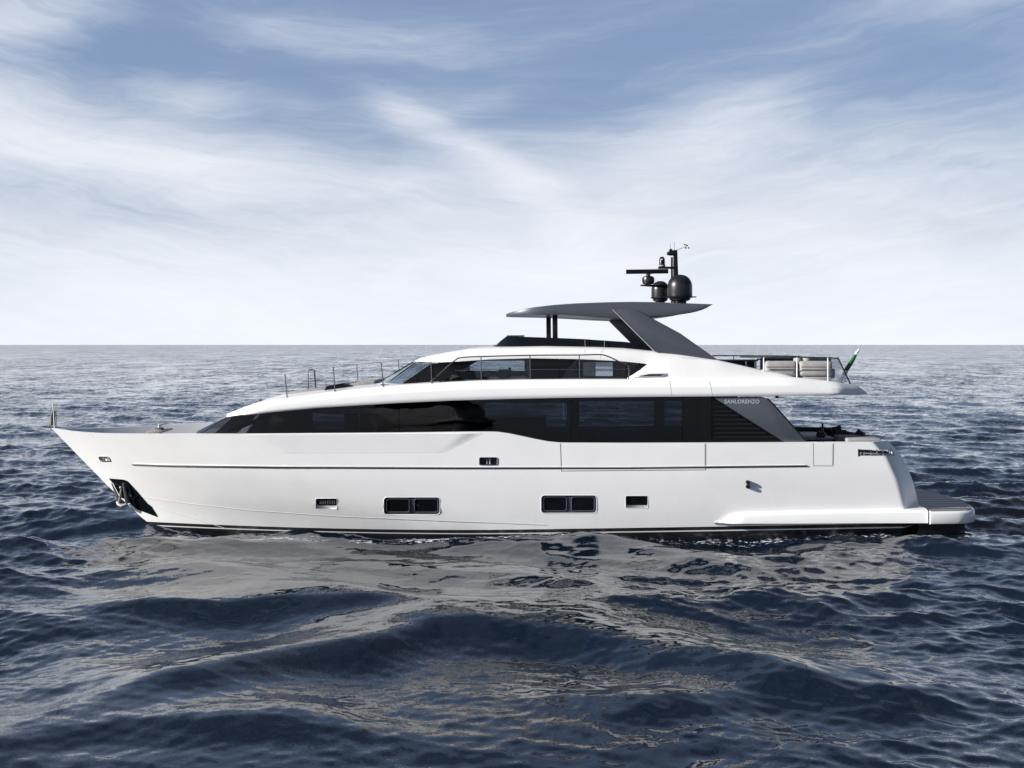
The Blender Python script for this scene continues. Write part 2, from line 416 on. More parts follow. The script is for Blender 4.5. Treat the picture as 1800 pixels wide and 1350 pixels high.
def onhull(px, py, off=0.):
    a, c = -4.2, 0.
    for _ in range(40):
        m_ = (a + c) / 2; p = P(px, py, m_)
        if -half(p.x, p.z) - m_ > 0: a = m_
        else: c = m_
    p = P(px, py, a)
    if off:
        e = .02; gx = (half(p.x + e, p.z) - half(p.x - e, p.z)) / (2 * e); gz = (half(p.x, p.z + e) - half(p.x, p.z - e)) / (2 * e)
        p = p + Vector((-gx, -1, -gz)).normalized() * off
    return p
SHEER_PX = [(130, 758.5), (175, 761.5), (342, 762), (440, 762.3), (700, 760.5), (860, 758.6), (885, 759), (900, 761.2), (920, 766), (940, 771.3), (958, 775.6), (972, 777.6), (985, 778.2), (1100, 778.5), (1400, 777.3), (1540, 776.2)]
SHEER = [(-16.2, 3.217)]
for q in SHEER_PX: p = onhull(*q); SHEER.append((p.x, p.z))
SHEER += [(12.4, 2.98), (14, 2.98)]
def zs(x): return interp(x, SHEER)
def bs(x): return half(x, zs(x))

yacht = thing('motor_yacht', (0, 0, 0), 'long white motor yacht with black glass bands and grey hardtop, afloat side-on in open sea', 'yacht')

us = sorted(set([0, .004, .012, .022, .035, .05] + list(np.linspace(.05, .95, 74)) + list(1 - np.linspace(0, .05, 16) ** 1.0)))
vl = [0, .10, .18, .24, .29, .34, .40, .47, .55, .63, .71, .79, .87, .94, 1]
DECK_Z = 2.2; ZK = -1.25
def hull_rows():
    rows = []
    for u_ in us:
        xt = -16.15 * (1 - u_) + 12.40 * u_; ztop = zs(xt); r = []
        for v_ in vl:
            z = ZK + v_ * (ztop - ZK); x = interp(z, STEM) * (1 - u_) + interp(z, TRAN) * u_
            r.append(Vector((x, -half(x, z) - (0 if u_ else 0), z)))
        top = r[-1]; b = -top.y; x = top.x
        th = min(.16, b * .45)
        xd = (interp(DECK_Z, STEM) + .25) * (1 - u_) + interp(DECK_Z, TRAN) * u_ - .12 * u_; bd = half(xd, DECK_Z); bd = min(bd - min(.2, bd * .4), b - th)
        x5 = (interp(DECK_Z + .12, STEM) + .25) * (1 - u_) + (interp(DECK_Z + .12, TRAN) - .12) * u_
        inn = [Vector((x, -(b - th), top.z)), Vector((x5, -bd, DECK_Z + .12)), Vector((xd, -max(bd - .08, bd * .8), DECK_Z))]
        near_side = [Vector((r[0].x, 0, ZK - .02))] + r + inn
        loop = near_side + [Vector((xd, 0, DECK_Z))] + [mir(p) for p in reversed(near_side[1:])]
        rows.append(loop)
    return rows
hb = MB().solid(hull_rows())
hull = mesh('hull', hb, 'hull', yacht, smooth=28)

def rrect(x0, x1, y0, y1, r, n=5, skew=0):
    o = []
    for cx, cy, a0 in ((x1 - r, y1 - r, 0), (x0 + r, y1 - r, 90), (x0 + r, y0 + r, 180), (x1 - r, y0 + r, 270)):
        for k in range(n + 1):
            a = R(a0 + 90 * k / n); yy = cy + r * math.sin(a)
            o.append((cx + r * math.cos(a) + skew * (yy - (y0 + y1) / 2), yy))
    return o
cutters = []
def cut(pxpoly, depth):
    front = [onhull(*q) for q in pxpoly]; yo = min(p.y for p in front) - .3; yi = max(p.y for p in front) + depth
    a = [Vector((p.x, yo, p.z)) for p in front]; b = [Vector((p.x, yi if depth > .3 else p.y + depth, p.z)) for p in front]
    cutters.append(MB().solid([a, b]))
SMALL = [(554.5, 592.5, 876, 895), (1099.5, 1139, 871.5, 893)]
DOUBLE = [(674.5, 773.5, 874, 904.5), (951, 1049, 870.5, 902)]
for s_ in SMALL: cut(rrect(*s_, 2.6), .14)
for s_ in DOUBLE: cut(rrect(*s_, 6), .07)
cut(rrect(842.5, 874, 804.5, 817, 2.5), .12)
cut(rrect(175.5, 193, 803, 810.5, 1.5, skew=.55), .10)
cut([(1508, 790), (1566, 789.5), (1572, 800), (1508, 801)], .16)
for cb in cutters:
    co = mesh('cutter', cb, 'white', None, smooth=0)
    md = hull.modifiers.new('b', 'BOOLEAN'); md.operation = 'DIFFERENCE'; md.object = co; md.solver = 'EXACT'
    dg = bpy.context.evaluated_depsgraph_get(); nm_ = bpy.data.meshes.new_from_object(hull.evaluated_get(dg))
    hull.modifiers.clear(); old = hull.data
    if len(nm_.polygons) > .8 * len(old.polygons): hull.data = nm_; bpy.data.meshes.remove(old)
    else: print('BOOLEAN FAILED', len(nm_.polygons))
    cm = co.data; bpy.data.objects.remove(co); bpy.data.meshes.remove(cm)
hull.data.name = 'hull'
hull.data.polygons.foreach_set('use_smooth', [True] * len(hull.data.polygons)); hull.data.set_sharp_from_angle(angle=R(28))

def patch(top, bot, n=24, m_=4, off_t=.01, off_b=.01, skirt=.05, taper=0.):
    """plate that follows the hull between two pixel chains"""
    def res(ch, k):
        L = [0]
        for a, b in zip(ch, ch[1:]): L.append(L[-1] + math.hypot(b[0] - a[0], b[1] - a[1]))
        return [(float(np.interp(t * L[-1], L, [c[0] for c in ch])), float(np.interp(t * L[-1], L, [c[1] for c in ch]))) for t in np.linspace(0, 1, k)]
    T, B = res(top, n), res(bot, n); rows = []
    for j in range(m_ + 1):
        f = j / m_; o_ = off_t * (1 - f) + off_b * f
        tp = [min(1, min(i / (n - 1), 1 - i / (n - 1)) / taper) if taper else 1 for i in range(n)]
        rows.append([onhull(a[0] * (1 - f) + b[0] * f, a[1] * (1 - f) + b[1] * f, .003 + (o_ - .003) * k * k * (3 - 2 * k)) for a, b, k in zip(T, B, tp)])
    mb = MB().grid(rows)
    rim = rows[0] + [r[-1] for r in rows[1:]] + list(reversed(rows[-1][:-1])) + [r[0] for r in reversed(rows[1:-1])]
    mb.grid([rim, [p + Vector((0, skirt, 0)) for p in rim]], True)
    return mb
def hline(pts, r, off=0., n=6, k=8):
    q = []
    for a, b in zip(pts, pts[1:]):
        for i in range(k): q.append((a[0] + (b[0] - a[0]) * i / k, a[1] + (b[1] - a[1]) * i / k))
    q.append(pts[-1])
    return MB().tube([onhull(x, y, off) for x, y in q], r, n)

# bulwark cap highlight, recessed panel under the forward windows
mesh('side_recess_panel', patch([(424, 763.8), (848, 761.6)], [(490, 794.5), (500, 796), (520, 796.6), (760, 796), (776, 795.5), (786, 793)], 60, 6, .052, .004, .06, taper=.08), 'white', yacht, smooth=25)
# rubbing strake
mesh('rubbing_strake', hline([(232, 816.5), (300, 819), (500, 822), (800, 823.3), (1100, 823), (1420, 819.5)], .022, .010), 'railsteel', yacht)
o = hline([(236, 814.8), (300, 816.8), (500, 819.6), (800, 820.8), (1100, 820.6), (1416, 817.2)], .014, .006); mesh('strake_cap', o, 'white', yacht)
for pts in ([(252, 874), (330, 885), (440, 897), (600, 908), (800, 916.5), (960, 923)], [(280, 893), (330, 907), (400, 930)]):
    mesh('spray_rail', hline(pts, .011, .002), 'deck', yacht)  # grey colour stands in for the shadow line along each white rail
# fold-down balcony and boarding gate with their gaps
bal = mesh('balcony_door', patch([(987, 780.5), (1238.5, 780.5)], [(988.5, 826.5), (1238.5, 824.5)], 30, 5, .004, .004, .02), 'white', yacht)
def seam(pts, parent, w_=.010): mesh('panel_gap', hline(pts, w_, .0, 5, 6), 'seam', parent)
seam([(985, 779.5), (986.5, 828), (1240, 826), (1240, 779.5)], bal)
gate = mesh('boarding_gate', patch([(1431, 780), (1463, 780)], [(1431, 817.5), (1463, 817.5)], 8, 4, .004, .004, .02), 'white', yacht)
seam([(1429.5, 779), (1430, 819), (1464, 819), (1465, 779)], gate, .008)
# hull windows
def rim(pxpoly, r, off): return MB().tube([onhull(x, y, off) for x, y in pxpoly], r, 8, True)
def fill(pxpoly, off):
    v = [onhull(x, y, off) for x, y in pxpoly]; return MB().prism(v, (0, .03, 0))
for (x0, x1, y0, y1), nm_ in zip(SMALL, (1, 2)):
    w_ = mesh('hull_window', rim(rrect(x0, x1, y0, y1, 2.6), .007, .0), 'white', yacht)
    mesh('window_pane', fill(rrect(x0 + 1.4, x1 - .6, y0 + .2, y1 - 4.5, 1.6), -.05), 'gloss', w_)
    if nm_ == 1:
        mb = MB()
        for k in range(9): p = onhull(562 + k * 3.2, 883, -.045); mb.box(p.x - .009, p.x + .009, p.y - .006, p.y + .004, p.z - .09, p.z + .11)
        mesh('blind', mb, M['seam'], w_)
for (x0, x1, y0, y1) in DOUBLE:
    w_ = mesh('hull_window', fill(rrect(x0 - .5, x1 + .5, y0 - .5, y1 + .5, 6), -.045), 'plate', yacht)
    mesh('window_rim', rim(rrect(x0, x1, y0, y1, 6), .010, .0), 'white', w_)
    for a, b in ((x0 + 5, x0 + 45), (x0 + 54, x1 - 4)):
        q = rrect(a, b, y0 + 3.5, y1 - 3.5, 4)
        mesh('window_pane', fill(q, -.036), 'gloss', w_)
        mesh('pane_rim', rim(q, .016, -.032), 'plate', w_)
# fairleads
def fairlead(poly, bars, depth):
    f = mesh('fairlead', rim(poly, .020, .004), 'steel', yacht)
    mesh('fairlead_back', fill(poly, -depth), 'black', f)
    for x, y0, y1 in bars:
        mb = MB(); a, b = onhull(x, y0, -.02), onhull(x, y1, -.02); mb.tube([a, a.lerp(b, .33), a.lerp(b, .66), b], [.028, .017, .017, .028], 10)
        mesh('roller', mb, 'steel', f)
    return f
fairlead(rrect(842.5, 874, 804.5, 817, 2.5), [(856, 805.5, 816), (860.5, 805.5, 816)], .10)
fairlead(rrect(175.5, 193, 803, 810.5, 1.5, skew=.55), [(184, 804, 810)], .08)
sf = fairlead([(1508, 790), (1566, 789.5), (1572, 800), (1508, 801)], [(1513, 791, 800), (1519, 791, 800), (1531, 791, 800), (1542, 791, 797), (1553, 791, 800), (1563, 791, 800), (1566, 791, 799)], .14)
mb = MB(); a, b = onhull(1511, 796.5, -.06), onhull(1566, 796.5, -.06); mb.tube([a, b], .03, 10); mesh('roller_bar', mb, 'steel', sf)
# exhaust outlets: two black studs
for y_ in (847.5, 855):
    p = onhull(1314, y_); mb = MB(); mb.grid
    mb.solid([[Vector((p.x + r * math.cos(k * .3142), p.y + yy, p.z + r * math.sin(k * .3142))) for k in range(20)] for r, yy in ((.066, .05), (.066, -.10), (.05, -.13))])
    mesh('outlet_stud', mb, 'black', yacht)
# thruster mark on boot top, small hinge blocks
# anchor pocket and anchor
ap = mesh('anchor_pocket', patch([(192.5, 840.5), (218, 842.5), (224, 845), (229, 850), (259, 884.5), (265.5, 889), (277, 907)], [(192.5, 841.5), (200, 850), (208, 866), (213, 874), (226, 880), (233, 888), (241, 895), (256, 900.5), (276, 908)], 40, 6, .02, .02, .08), 'gloss', yacht, smooth=40)
mb = MB()
def A(px, py, off): return onhull(px, py, off)
for a, b, wd in (((200, 846), (214, 874), .045), ((220, 846), (229, 880), .055)):
    p, q = A(*a, .10), A(*b, .14); s_ = Vector((1, 0, 0)); e = Vector((0, -.10, 0))
    mb.solid([[p - s_ * wd * .35, p + s_ * wd * .35, p + s_ * wd * .35 + e * .5, p - s_ * wd * .35 + e * .5],
              [q - s_ * wd * 1.1, q + s_ * wd * 1.3, q + s_ * wd * 1.3 + e, q - s_ * wd * 1.1 + e]])
crown = [A(213, 875, .20), A(217, 879, .26), A(223, 882, .26), A(230, 880, .2)]
mb.tube(crown, [.04, .075, .075, .04], 10)
mb.tube([A(216.5, 857, .1), A(217, 866, .16), A(217, 878, .22)], [.03, .045, .05], 10)
mb.tube([A(208, 881, .2), A(215, 877.5, .25)], [.035, .05], 8)
mb.lathe([(.02, -.05), (.06, -.03), (.06, .03), (.02, .05)], A(216, 854, .1), 12)
mesh('anchor', mb, 'anchor', ap, smooth=40, bevel=.008)
mesh('anchor_lashing', MB().tube([A(201, 846, .06), A(215, 853, .08)], .010, 6), 'steel', ap)
mesh('anchor_lashing', MB().tube([A(234, 878, .04), A(243, 869, .04)], .012, 6), 'steel', ap)

# ------------------------------------------------------------------ lower wing and swim platform
def wing_rows(sgn):
    rows = []
    for px, top, out_, bot in ((1258, 921.5, .0, 922), (1270, 917, .06, 922), (1282, 908.5, .14, 922), (1292, 904.5, .20, 922), (1310, 903, .22, 921.5), (1400, 900.5, .24, 921.5), (1520, 898.5, .25, 921), (1632, 897, .26, 921)):
        x = (px - 900) * 40.0 / FPX; zt = CAM_Z - (top - 606) * 40. / FPX; zb = CAM_Z - (bot - 606) * 40. / FPX
        h0 = half(min(x, 12.6), .6); y = h0 + out_; h = zt - zb
        pr = [(h0 - .9, zt + .03), (h0 - .02, zt + .03), (y - .10, zt + .005), (y - .03, zt - .03), (y, zt - min(.09, h * .4)), (y - .01, zb + .02), (y - .06, zb), (h0 - .9, zb)]
        rows.append([Vector((x, -a * sgn, z)) for a, z in pr])
    return rows
for sgn in (1, -1): mesh('side_wing', MB().solid(wing_rows(sgn)), 'white', yacht, smooth=45)
def plan(x0, inset):
    half_p = [(x0, -(3.56 - inset)), (14.3, -(3.50 - inset)), (14.75, -(3.36 - inset)), (15.0, -(3.10 - inset)), (15.18, -2.6), (15.38, -1.7), (15.48, -.8), (15.5, 0)]
    half_p = [(min(x, 15.5 - inset) - (inset if x > 14.2 else 0), y) for x, y in half_p]
    half_p = [(x + (.08 if x > 14 else 0), y) for x, y in half_p]
    return half_p + [(x, -y) for x, y in reversed(half_p[:-1])]
pl = plan(13.49, 0.)
rows = []
for z, ins in ((.33, .10), (.36, .02), (.42, 0), (.66, 0), (.73, .03), (.755, .10)):
    rows.append([Vector((x, y, z)) for x, y in plan(13.49, ins)])
plat = mesh('swim_platform', MB().solid(rows), 'white', yacht, smooth=50)
mesh('teak_deck', MB().prism([(x, y, .757) for x, y in plan(13.52, .09)], (0, 0, .012)), 'platform', plat, smooth=0)
mesh('platform_keel', MB().prism([(x, y, .30) for x, y in plan(13.2, .32)], (0, 0, -.5)), 'black', plat, smooth=40)
mesh('pop_up_cleat', MB().tube([(14.66, -2.95, .75), (14.66, -2.95, .84), (14.84, -2.95, .84), (14.84, -2.95, .75)], .014, 8), 'steel', plat)

# ------------------------------------------------------------------ upper deck band (white sweep above the black glazing)
TOPB = [(398, 727.5), (412, 721.5), (425, 716), (440, 710.5), (458, 705.5), (480, 701.5), (504, 698), (589, 687), (673, 678.5), (758, 673), (840, 669), (932, 667), (1018, 666.5), (1104, 666.5), (1250, 666), (1320, 664), (1390, 662), (1440, 667), (1480, 672), (1505, 676.5), (1512, 678.5), (1519, 684.5), (1525, 690.5)]
BOTB = [(398, 733.5), (440, 729), (500, 722.5), (560, 717), (700, 708.5), (800, 704), (900, 701.2), (1000, 699.3), (1130, 697.8), (1250, 697), (1400, 695.5), (1525, 693.5)]
def band_half(x):
    b = bs(min(x, 11.6)) - .03
    return b
def band_rows():
    rows = []; pxs = sorted(set([398, 402, 407, 412, 418, 425, 432, 440, 449, 458, 468, 480, 492, 504] + list(range(520, 1500, 14)) + [1480, 1492, 1500, 1505, 1509, 1512, 1516, 1519, 1522, 1525]))
    for px in pxs:
        Yb = -3.0
        for _ in range(4): x = (px - 900) * (Yb - CAM_Y) / FPX; Yb = -band_half(x)
        yb = -Yb
        f = min(max((px - 398) / 60., 0), 1); nose = .72 + .28 * math.sqrt(1 - (1 - f) ** 2)      # rounded nose in plan
        yb *= nose
        g = min(max((px - 1474) / 51., 0), 1); yb -= .62 * g ** 1.1
        d = 43.5 - yb; x = (px - 900) * d / FPX
        py_t, py_b = interp(px, TOPB), interp(px, BOTB)
        yt = yb - min(.34, .012 * (py_b - py_t) + .02)
        zt = CAM_Z - (py_t - 606) * (43.5 - yt) / FPX; zb = CAM_Z - (py_b - 606) * d / FPX
        h = zt - zb
        cz = zt + (.10 if px < 760 else .0) * min(1, max(0, (px - 398) / 80))
        pr = [(0, cz), (yt * .5, zt + (cz - zt) * .75), (yt - .10, zt), (yt - .02, zt - .012 * min(1, h * 3)), (yt + .02, zt - .09 * h), (yb - .03, zt - .45 * h), (yb + .012, zb + .22 * h), (yb, zb + .07 * h), (yb - .03, zb), (yb - .4, zb - .004), (0, zb - .004)]
        nearp = [Vector((x, -a, z)) for a, z in pr]
        rows.append(nearp + [mir(p) for p in reversed(nearp[1:-1])])
    return rows
band = mesh('upper_deck', MB().solid(band_rows()), 'white', yacht, smooth=40)

# ------------------------------------------------------------------ main deck glazing
GLT = [(345, 760), (372, 746), (398, 734)] + [(a, b - 1) for a, b in BOTB[1:]]
def gl_y(x, lean=0.): return -(bs(min(x, 11)) - .14)
def sheer_px(px, Y):
    x = (px - 900) * (Y - CAM_Y) / FPX; return zs(x)
MUL = [345, 494, 702, 797, 1005, 1200, 1250]
def pane_mb(p0, p1, sgn=1):
    n = max(4, int((p1 - p0) / 14)); o1, o2, i1, i2 = [], [], [], []
    for k in range(n + 1):
        px = p0 + (p1 - p0) * k / n
        Y = -3.0
        for _ in range(5): x = (px - 900) * (Y - CAM_Y) / FPX; Y = gl_y(x)
        zt = CAM_Z - (interp(px, GLT) - 606) * (Y - CAM_Y) / FPX + .02; zb = min(zs(x) - .12, zt - .001)
        o1.append(Vector((x, (Y + .022) * sgn, zt))); o2.append(Vector((x, Y * sgn, zb)))
        i1.append(Vector((x, (Y + .034) * sgn, zt))); i2.append(Vector((x, (Y + .012) * sgn, zb)))
    rows = [[a, b, c, d_] for a, b, c, d_ in zip(o1, o2, i2, i1)]
    return MB().solid(rows)
glz = None
for sgn in (1, -1):
    for a, b in zip(MUL[:-1], MUL[1:]):
        mesh('saloon_window', pane_mb(a + (.35 if a > 345 else 0), b - .35, sgn), 'glass', yacht, smooth=20)
# raked front glass of the forward cabin
cols = []
for f in np.linspace(-1, 1, 13):
    Yb = 2.55 * f; bow = .55 * (1 - abs(f) ** 2.5)
    b0 = P(345, 762, -2.55); t0 = P(402, 731, -2.3)
    cols.append([Vector((b0.x - bow, Yb, b0.z - .1)), Vector((t0.x - bow * .35, Yb * .9, t0.z + .02))])
mesh('forward_windscreen', MB().solid([[c[0], c[1], c[1] + Vector((.03, 0, -.01)), c[0] + Vector((.03, 0, -.01))] for c in cols]), 'glass', yacht, smooth=40)
# raked black pillar on the forward pane
def onglass(px, py, off=.0):
    Y = -3.
    for _ in range(5): x = (px - 900) * (Y - CAM_Y) / FPX; Y = gl_y(x)
    return P(px, py, Y - off + .03)
mesh('window_pillar', MB().prism([onglass(398, 758, -.05), onglass(414, 758, -.05), onglass(488, 727, -.05), onglass(472, 727, -.05)], (0, .05, 0)), 'black', yacht, smooth=0)
# cabin lining with openings through to the far windows
def lining():
    mb = MB(); Y = 2.72
    x0, x1 = P(455, 700, Y).x, P(1248, 700, Y).x
    zt = P(900, 700, -3.3).z + .3; zb = 2.25
    holes = sorted([(549, 605, 726, 755), (631.5, 636.5, 726, 750), (852, 998, 708.5, 751), (1018, 1150, 705, 749), (1168, 1199.5, 705, 749)])
    xs = x0
    def ztop(x):
        px = 900 + x * FPX / 40.2; return CAM_Z - (interp(px, BOTB) - 606) * 40.2 / FPX + .12
    def seg(a, b, c, d_):
        if d_ < zt: mb.box(a, b, Y, Y + .06, c, d_); return
        k = max(1, int((b - a) / .5))
        for i in range(k):
            u_, v_ = a + (b - a) * i / k, a + (b - a) * (i + 1) / k
            mb.prism([(u_, Y, c), (v_, Y, c), (v_, Y, ztop(v_)), (u_, Y, ztop(u_))], (0, .06, 0))
    for h in holes:
        a, b = P(h[0], h[2], Y), P(h[1], h[3], Y)
        seg(xs, a.x, zb, zt); seg(a.x, b.x, zb, b.z); seg(a.x, b.x, a.z, zt); xs = b.x
    seg(xs, x1, zb, zt)
    for px, w_ in ((640, .12), (1002, .10), (1246, .12)):
        x = P(px, 700, 0).x; mb.box(x, x + w_, -1.2 if px != 1246 else -3.0, Y, zb, zt - .35)
    q0, q1 = P(352, 764, -2.4), P(404, 733, -2.3)
    mb.solid([[Vector((q0.x + .10, y_, q0.z - .3)), Vector((q1.x + .10, y_ * .96, q1.z)), Vector((q1.x + .16, y_ * .96, q1.z)), Vector((q0.x + .16, y_, q0.z - .3))] for y_ in (-2.45, 2.45)])
    mb.prism([(q0.x + .1, 2.6, zb), (x0 + .1, 2.7, zb), (x0 + .1, 2.7, ztop(x0)), (q1.x + .1, 2.6, q1.z)], (0, .05, 0))
    # floor, ceiling
    a = [(P(440, 700, 0).x, -2.6), (x1, -3.1), (x1, 2.7), (P(440, 700, 0).x, 2.6)]
    mb.prism([(x, y, 2.24) for x, y in a], (0, 0, .04))
    # furniture silhouettes: a low cabinet run and a sofa back
    for p0, p1, py, yy in ((700, 852, 733, .8), (852, 960, 733.5, 1.9), (1018, 1150, 752, 1.6), (1040, 1120, 757, -1.)):
        u_, v_ = P(p0, py, yy), P(p1, py, yy); mb.box(u_.x, v_.x, yy, yy + .5, 2.28, u_.z)
    return mb
mesh('cabin_lining', lining(), 'lining', yacht, smooth=0)
# blind behind the glass: pale roller blinds, partly lowered
for p0, p1, y0, y1 in ((560, 690, 719, 727), (836, 998, 703.5, 708.5)):
    a, b = P(p0, y0, -2.7), P(p1, y1, -2.7)
    mesh('roller_blind', MB().box(a.x, b.x, -2.70, -2.685, b.z, a.z), 'taupe', yacht, smooth=0)

# ------------------------------------------------------------------ aft fashion plate with louvres and lettering
YF = -3.30
fp = [P(1253, 699, YF), P(1338, 697.2, YF), P(1349, 700.5, YF), P(1360, 711, YF), P(1418, 776.5, YF), P(1376, 776.5, YF)]
plate = mesh('aft_side_plate', MB().prism(fp, (0, .10, 0)), 'grey', yacht, smooth=30, bevel=.02)
mesh('aft_side_plate', MB().prism([mir(p) for p in fp], (0, -.10, 0)), 'grey', yacht, smooth=30, bevel=.02)
mesh('plate_edge', MB().tube([p + Vector((0, -.005, 0)) for p in fp[2:5]], .022, 8), 'black', plate)
mesh('plate_edge', MB().tube([fp[0], fp[5]], .016, 8), 'black', plate)
lv = mesh('louvre_panel', MB().prism([P(1250, 699, -3.16), P(1262, 699, -3.16), P(1382, 779, -3.16), P(1250, 779, -3.16)], (0, .05, 0)), 'black', yacht, smooth=0)
for k in range(9):
    py = 708.5 + k * 7.6; xr = 1251 + (py - 699) / 77 * 122 - 3
    a, b = P(1251, py, -3.26), P(xr, py, -3.26)
    mb = MB().solid([[a, a + Vector((0, .09, .03)), a + Vector((0, .09, .045)), a + Vector((0, 0, .035))], [b, b + Vector((0, .09, .03)), b + Vector((0, .09, .045)), b + Vector((0, 0, .035))]])
    mesh('louvre_slat', mb, 'grille', lv, smooth=0)
def lettering(txt, x0, x1, y0, y1, Y, m, parent):
    cu = bpy.data.curves.new('lettering', 'FONT'); cu.body = txt; cu.extrude = .02; cu.offset = .042; cu.space_character = 1.12
    to = bpy.data.objects.new('lettering', cu); C.objects.link(to)
    dg = bpy.context.evaluated_depsgraph_get(); me = bpy.data.meshes.new_from_object(to.evaluated_get(dg)); bpy.data.objects.remove(to)
    n = len(me.vertices); co = np.zeros(n * 3); me.vertices.foreach_get('co', co); co = co.reshape(-1, 3)
    mn, mx_ = co.min(0), co.max(0); a, b = P(x0, y1, Y), P(x1, y0, Y)
    q = (co - mn) / (mx_ - mn)
    out_ = np.stack([a.x + q[:, 0] * (b.x - a.x), Y - q[:, 2] * .012, a.z + q[:, 1] * (b.z - a.z)], -1)
    me.vertices.foreach_set('co', out_.ravel()); me.materials.clear(); me.materials.append(M[m]); me.update()
    o = bpy.data.objects.new('lettering', me); C.objects.link(o); o.parent = parent
lettering('SANLORENZO', 1273.5, 1335, 702.2, 709.6, YF - .001, 'letters', plate)

# ------------------------------------------------------------------ wheelhouse: glazing and roof
YW = -2.62
WT = [(757, 640), (780, 637.5), (826, 634.4), (862, 632), (931, 630), (1018, 631.5), (1082, 634.5), (1138, 639.5)]
WB = [(704, 674), (845, 670), (932, 667), (1018, 666.5), (1104, 666.5)]
def wpoly(pts, Y, th): return MB().prism([P(a, b, Y) for a, b in pts], (0, th, 0))
side = [
    ([(706, 674.5), (757, 640), (780, 637), (826, 634), (842, 633), (770, 673.5)], 'gloss'),
    ([(771, 673.5), (842.5, 633), (862, 632), (930, 630), (930, 669)], 'wglass'),
    ([(930.6, 669), (930.6, 630), (1010, 631), (982, 667.5)], 'gloss'),
    ([(983, 667.5), (1011, 631), (1082, 634.2), (1124, 638.5), (1098, 666.5)], 'wglass'),
    ([(1099, 666.5), (1125, 638.6), (1140, 639.8), (1108, 668)], 'gloss')]
for sgn in (1, -1):
    for pts, mk in side:
        v = [P(a, b, YW) for a, b in pts]
        if sgn < 0: v = [mir(p) for p in v]
        mesh('wheelhouse_window', MB().prism(v, (0, .015 * sgn, 0)), mk, yacht, smooth=0)
# interior of the wheelhouse: dark surround on the far side with one long opening
def whl():
    mb = MB(); Y = 2.35; h = (826, 922, 634, 652); a, b = P(h[0], h[2], Y), P(h[1], h[3], Y)
    x0, x1 = P(770, 640, Y).x, P(1112, 640, Y).x; zb, zt = 4.8, P(900, 628, YW).z
    for q in ((x0, a.x, zb, zt), (a.x, b.x, zb, b.z), (a.x, b.x, a.z, zt), (b.x, x1, zb, zt)): mb.box(q[0], q[1], Y, Y + .05, q[2], q[3])
    mb.box(P(928, 640, 0).x, P(934, 640, 0).x, -2.3, 2.3, zb, zt)
    mb.box(x0 - 1.6, P(1100, 640, 0).x, -2.55, 2.55, 4.78, 4.82)
    c, d_ = P(795, 655, .5), P(860, 655, .5); mb.box(c.x, d_.x, -1.4, 1.8, 4.82, P(800, 655, -1.4).z)      # console
    return mb
mesh('wheelhouse_lining', whl(), 'lining', yacht, smooth=0)
a = P(887, 652, 1.0)
mb = MB().box(a.x - .22, a.x + .22, .8, 1.3, 4.82, 5.25).box(a.x + .12, a.x + .24, .78, 1.32, 5.0, a.z + .12)
mesh('helm_chair', mb, 'charcoal', yacht, bevel=.04)
# pale cabinet doors seen through the aft side window
a, b, c = P(1047, 637, -2.5), P(1077, 661, -2.5), P(1026, 637, -2.5)
mesh('galley_panel', MB().box(a.x, b.x, -2.5, -2.46, b.z, a.z), 'white', yacht, smooth=0)
mesh('galley_panel', MB().box(c.x, a.x, -2.3, -2.26, b.z, a.z), 'taupe', yacht, smooth=0)
# windscreen
cols = []
for f in np.linspace(-1, 1, 17):
    bow = .85 * (1 - abs(f) ** 2.4)
    b0, t0 = P(702, 674, YW), P(757, 637.5, YW)
    cols.append([Vector((b0.x - bow, 2.62 * f, b0.z - .03)), Vector((t0.x - bow * .75, 2.58 * f, t0.z + .02))])
ws = mesh('windscreen', MB().solid([[c[0], c[1], c[1] + Vector((.02, 0, -.01)), c[0] + Vector((.02, 0, -.01))] for c in cols]), 'wglass', yacht, smooth=40)
dash = [[Vector((c[0].x + .05, c[0].y * .97, c[0].z - .005)) for c in cols], [Vector((P(800, 640, 0).x, c[0].y * .97, c[0].z + .28)) for c in cols]]
mesh('dashboard', MB().grid(dash), 'pale', yacht, smooth=40)
for f0, sx_ in ((-.72, 1), (-.1, 1), (.5, 1)):
    i = int((f0 + 1) / 2 * 16)
    b0, t0 = cols[i]; b1, t1 = cols[i + 3]
    n_ = Vector((-.45, 0, .75)) * .05
    p = [b0.lerp(t0, .08) + n_, b0.lerp(t0, .5).lerp(b1.lerp(t1, .5), .25) + n_, b0.lerp(t0, .80).lerp(b1.lerp(t1, .8), .4) + n_]
    w_ = mesh('wiper', MB().tube(p, .014, 6), 'black', yacht)
    q = [p[1].lerp(p[0], .35) + n_ * .2, p[2] + (p[2] - p[1]) * .3 + n_ * .2]; mesh('wiper_blade', MB().tube(q, .022, 6), 'black', w_)
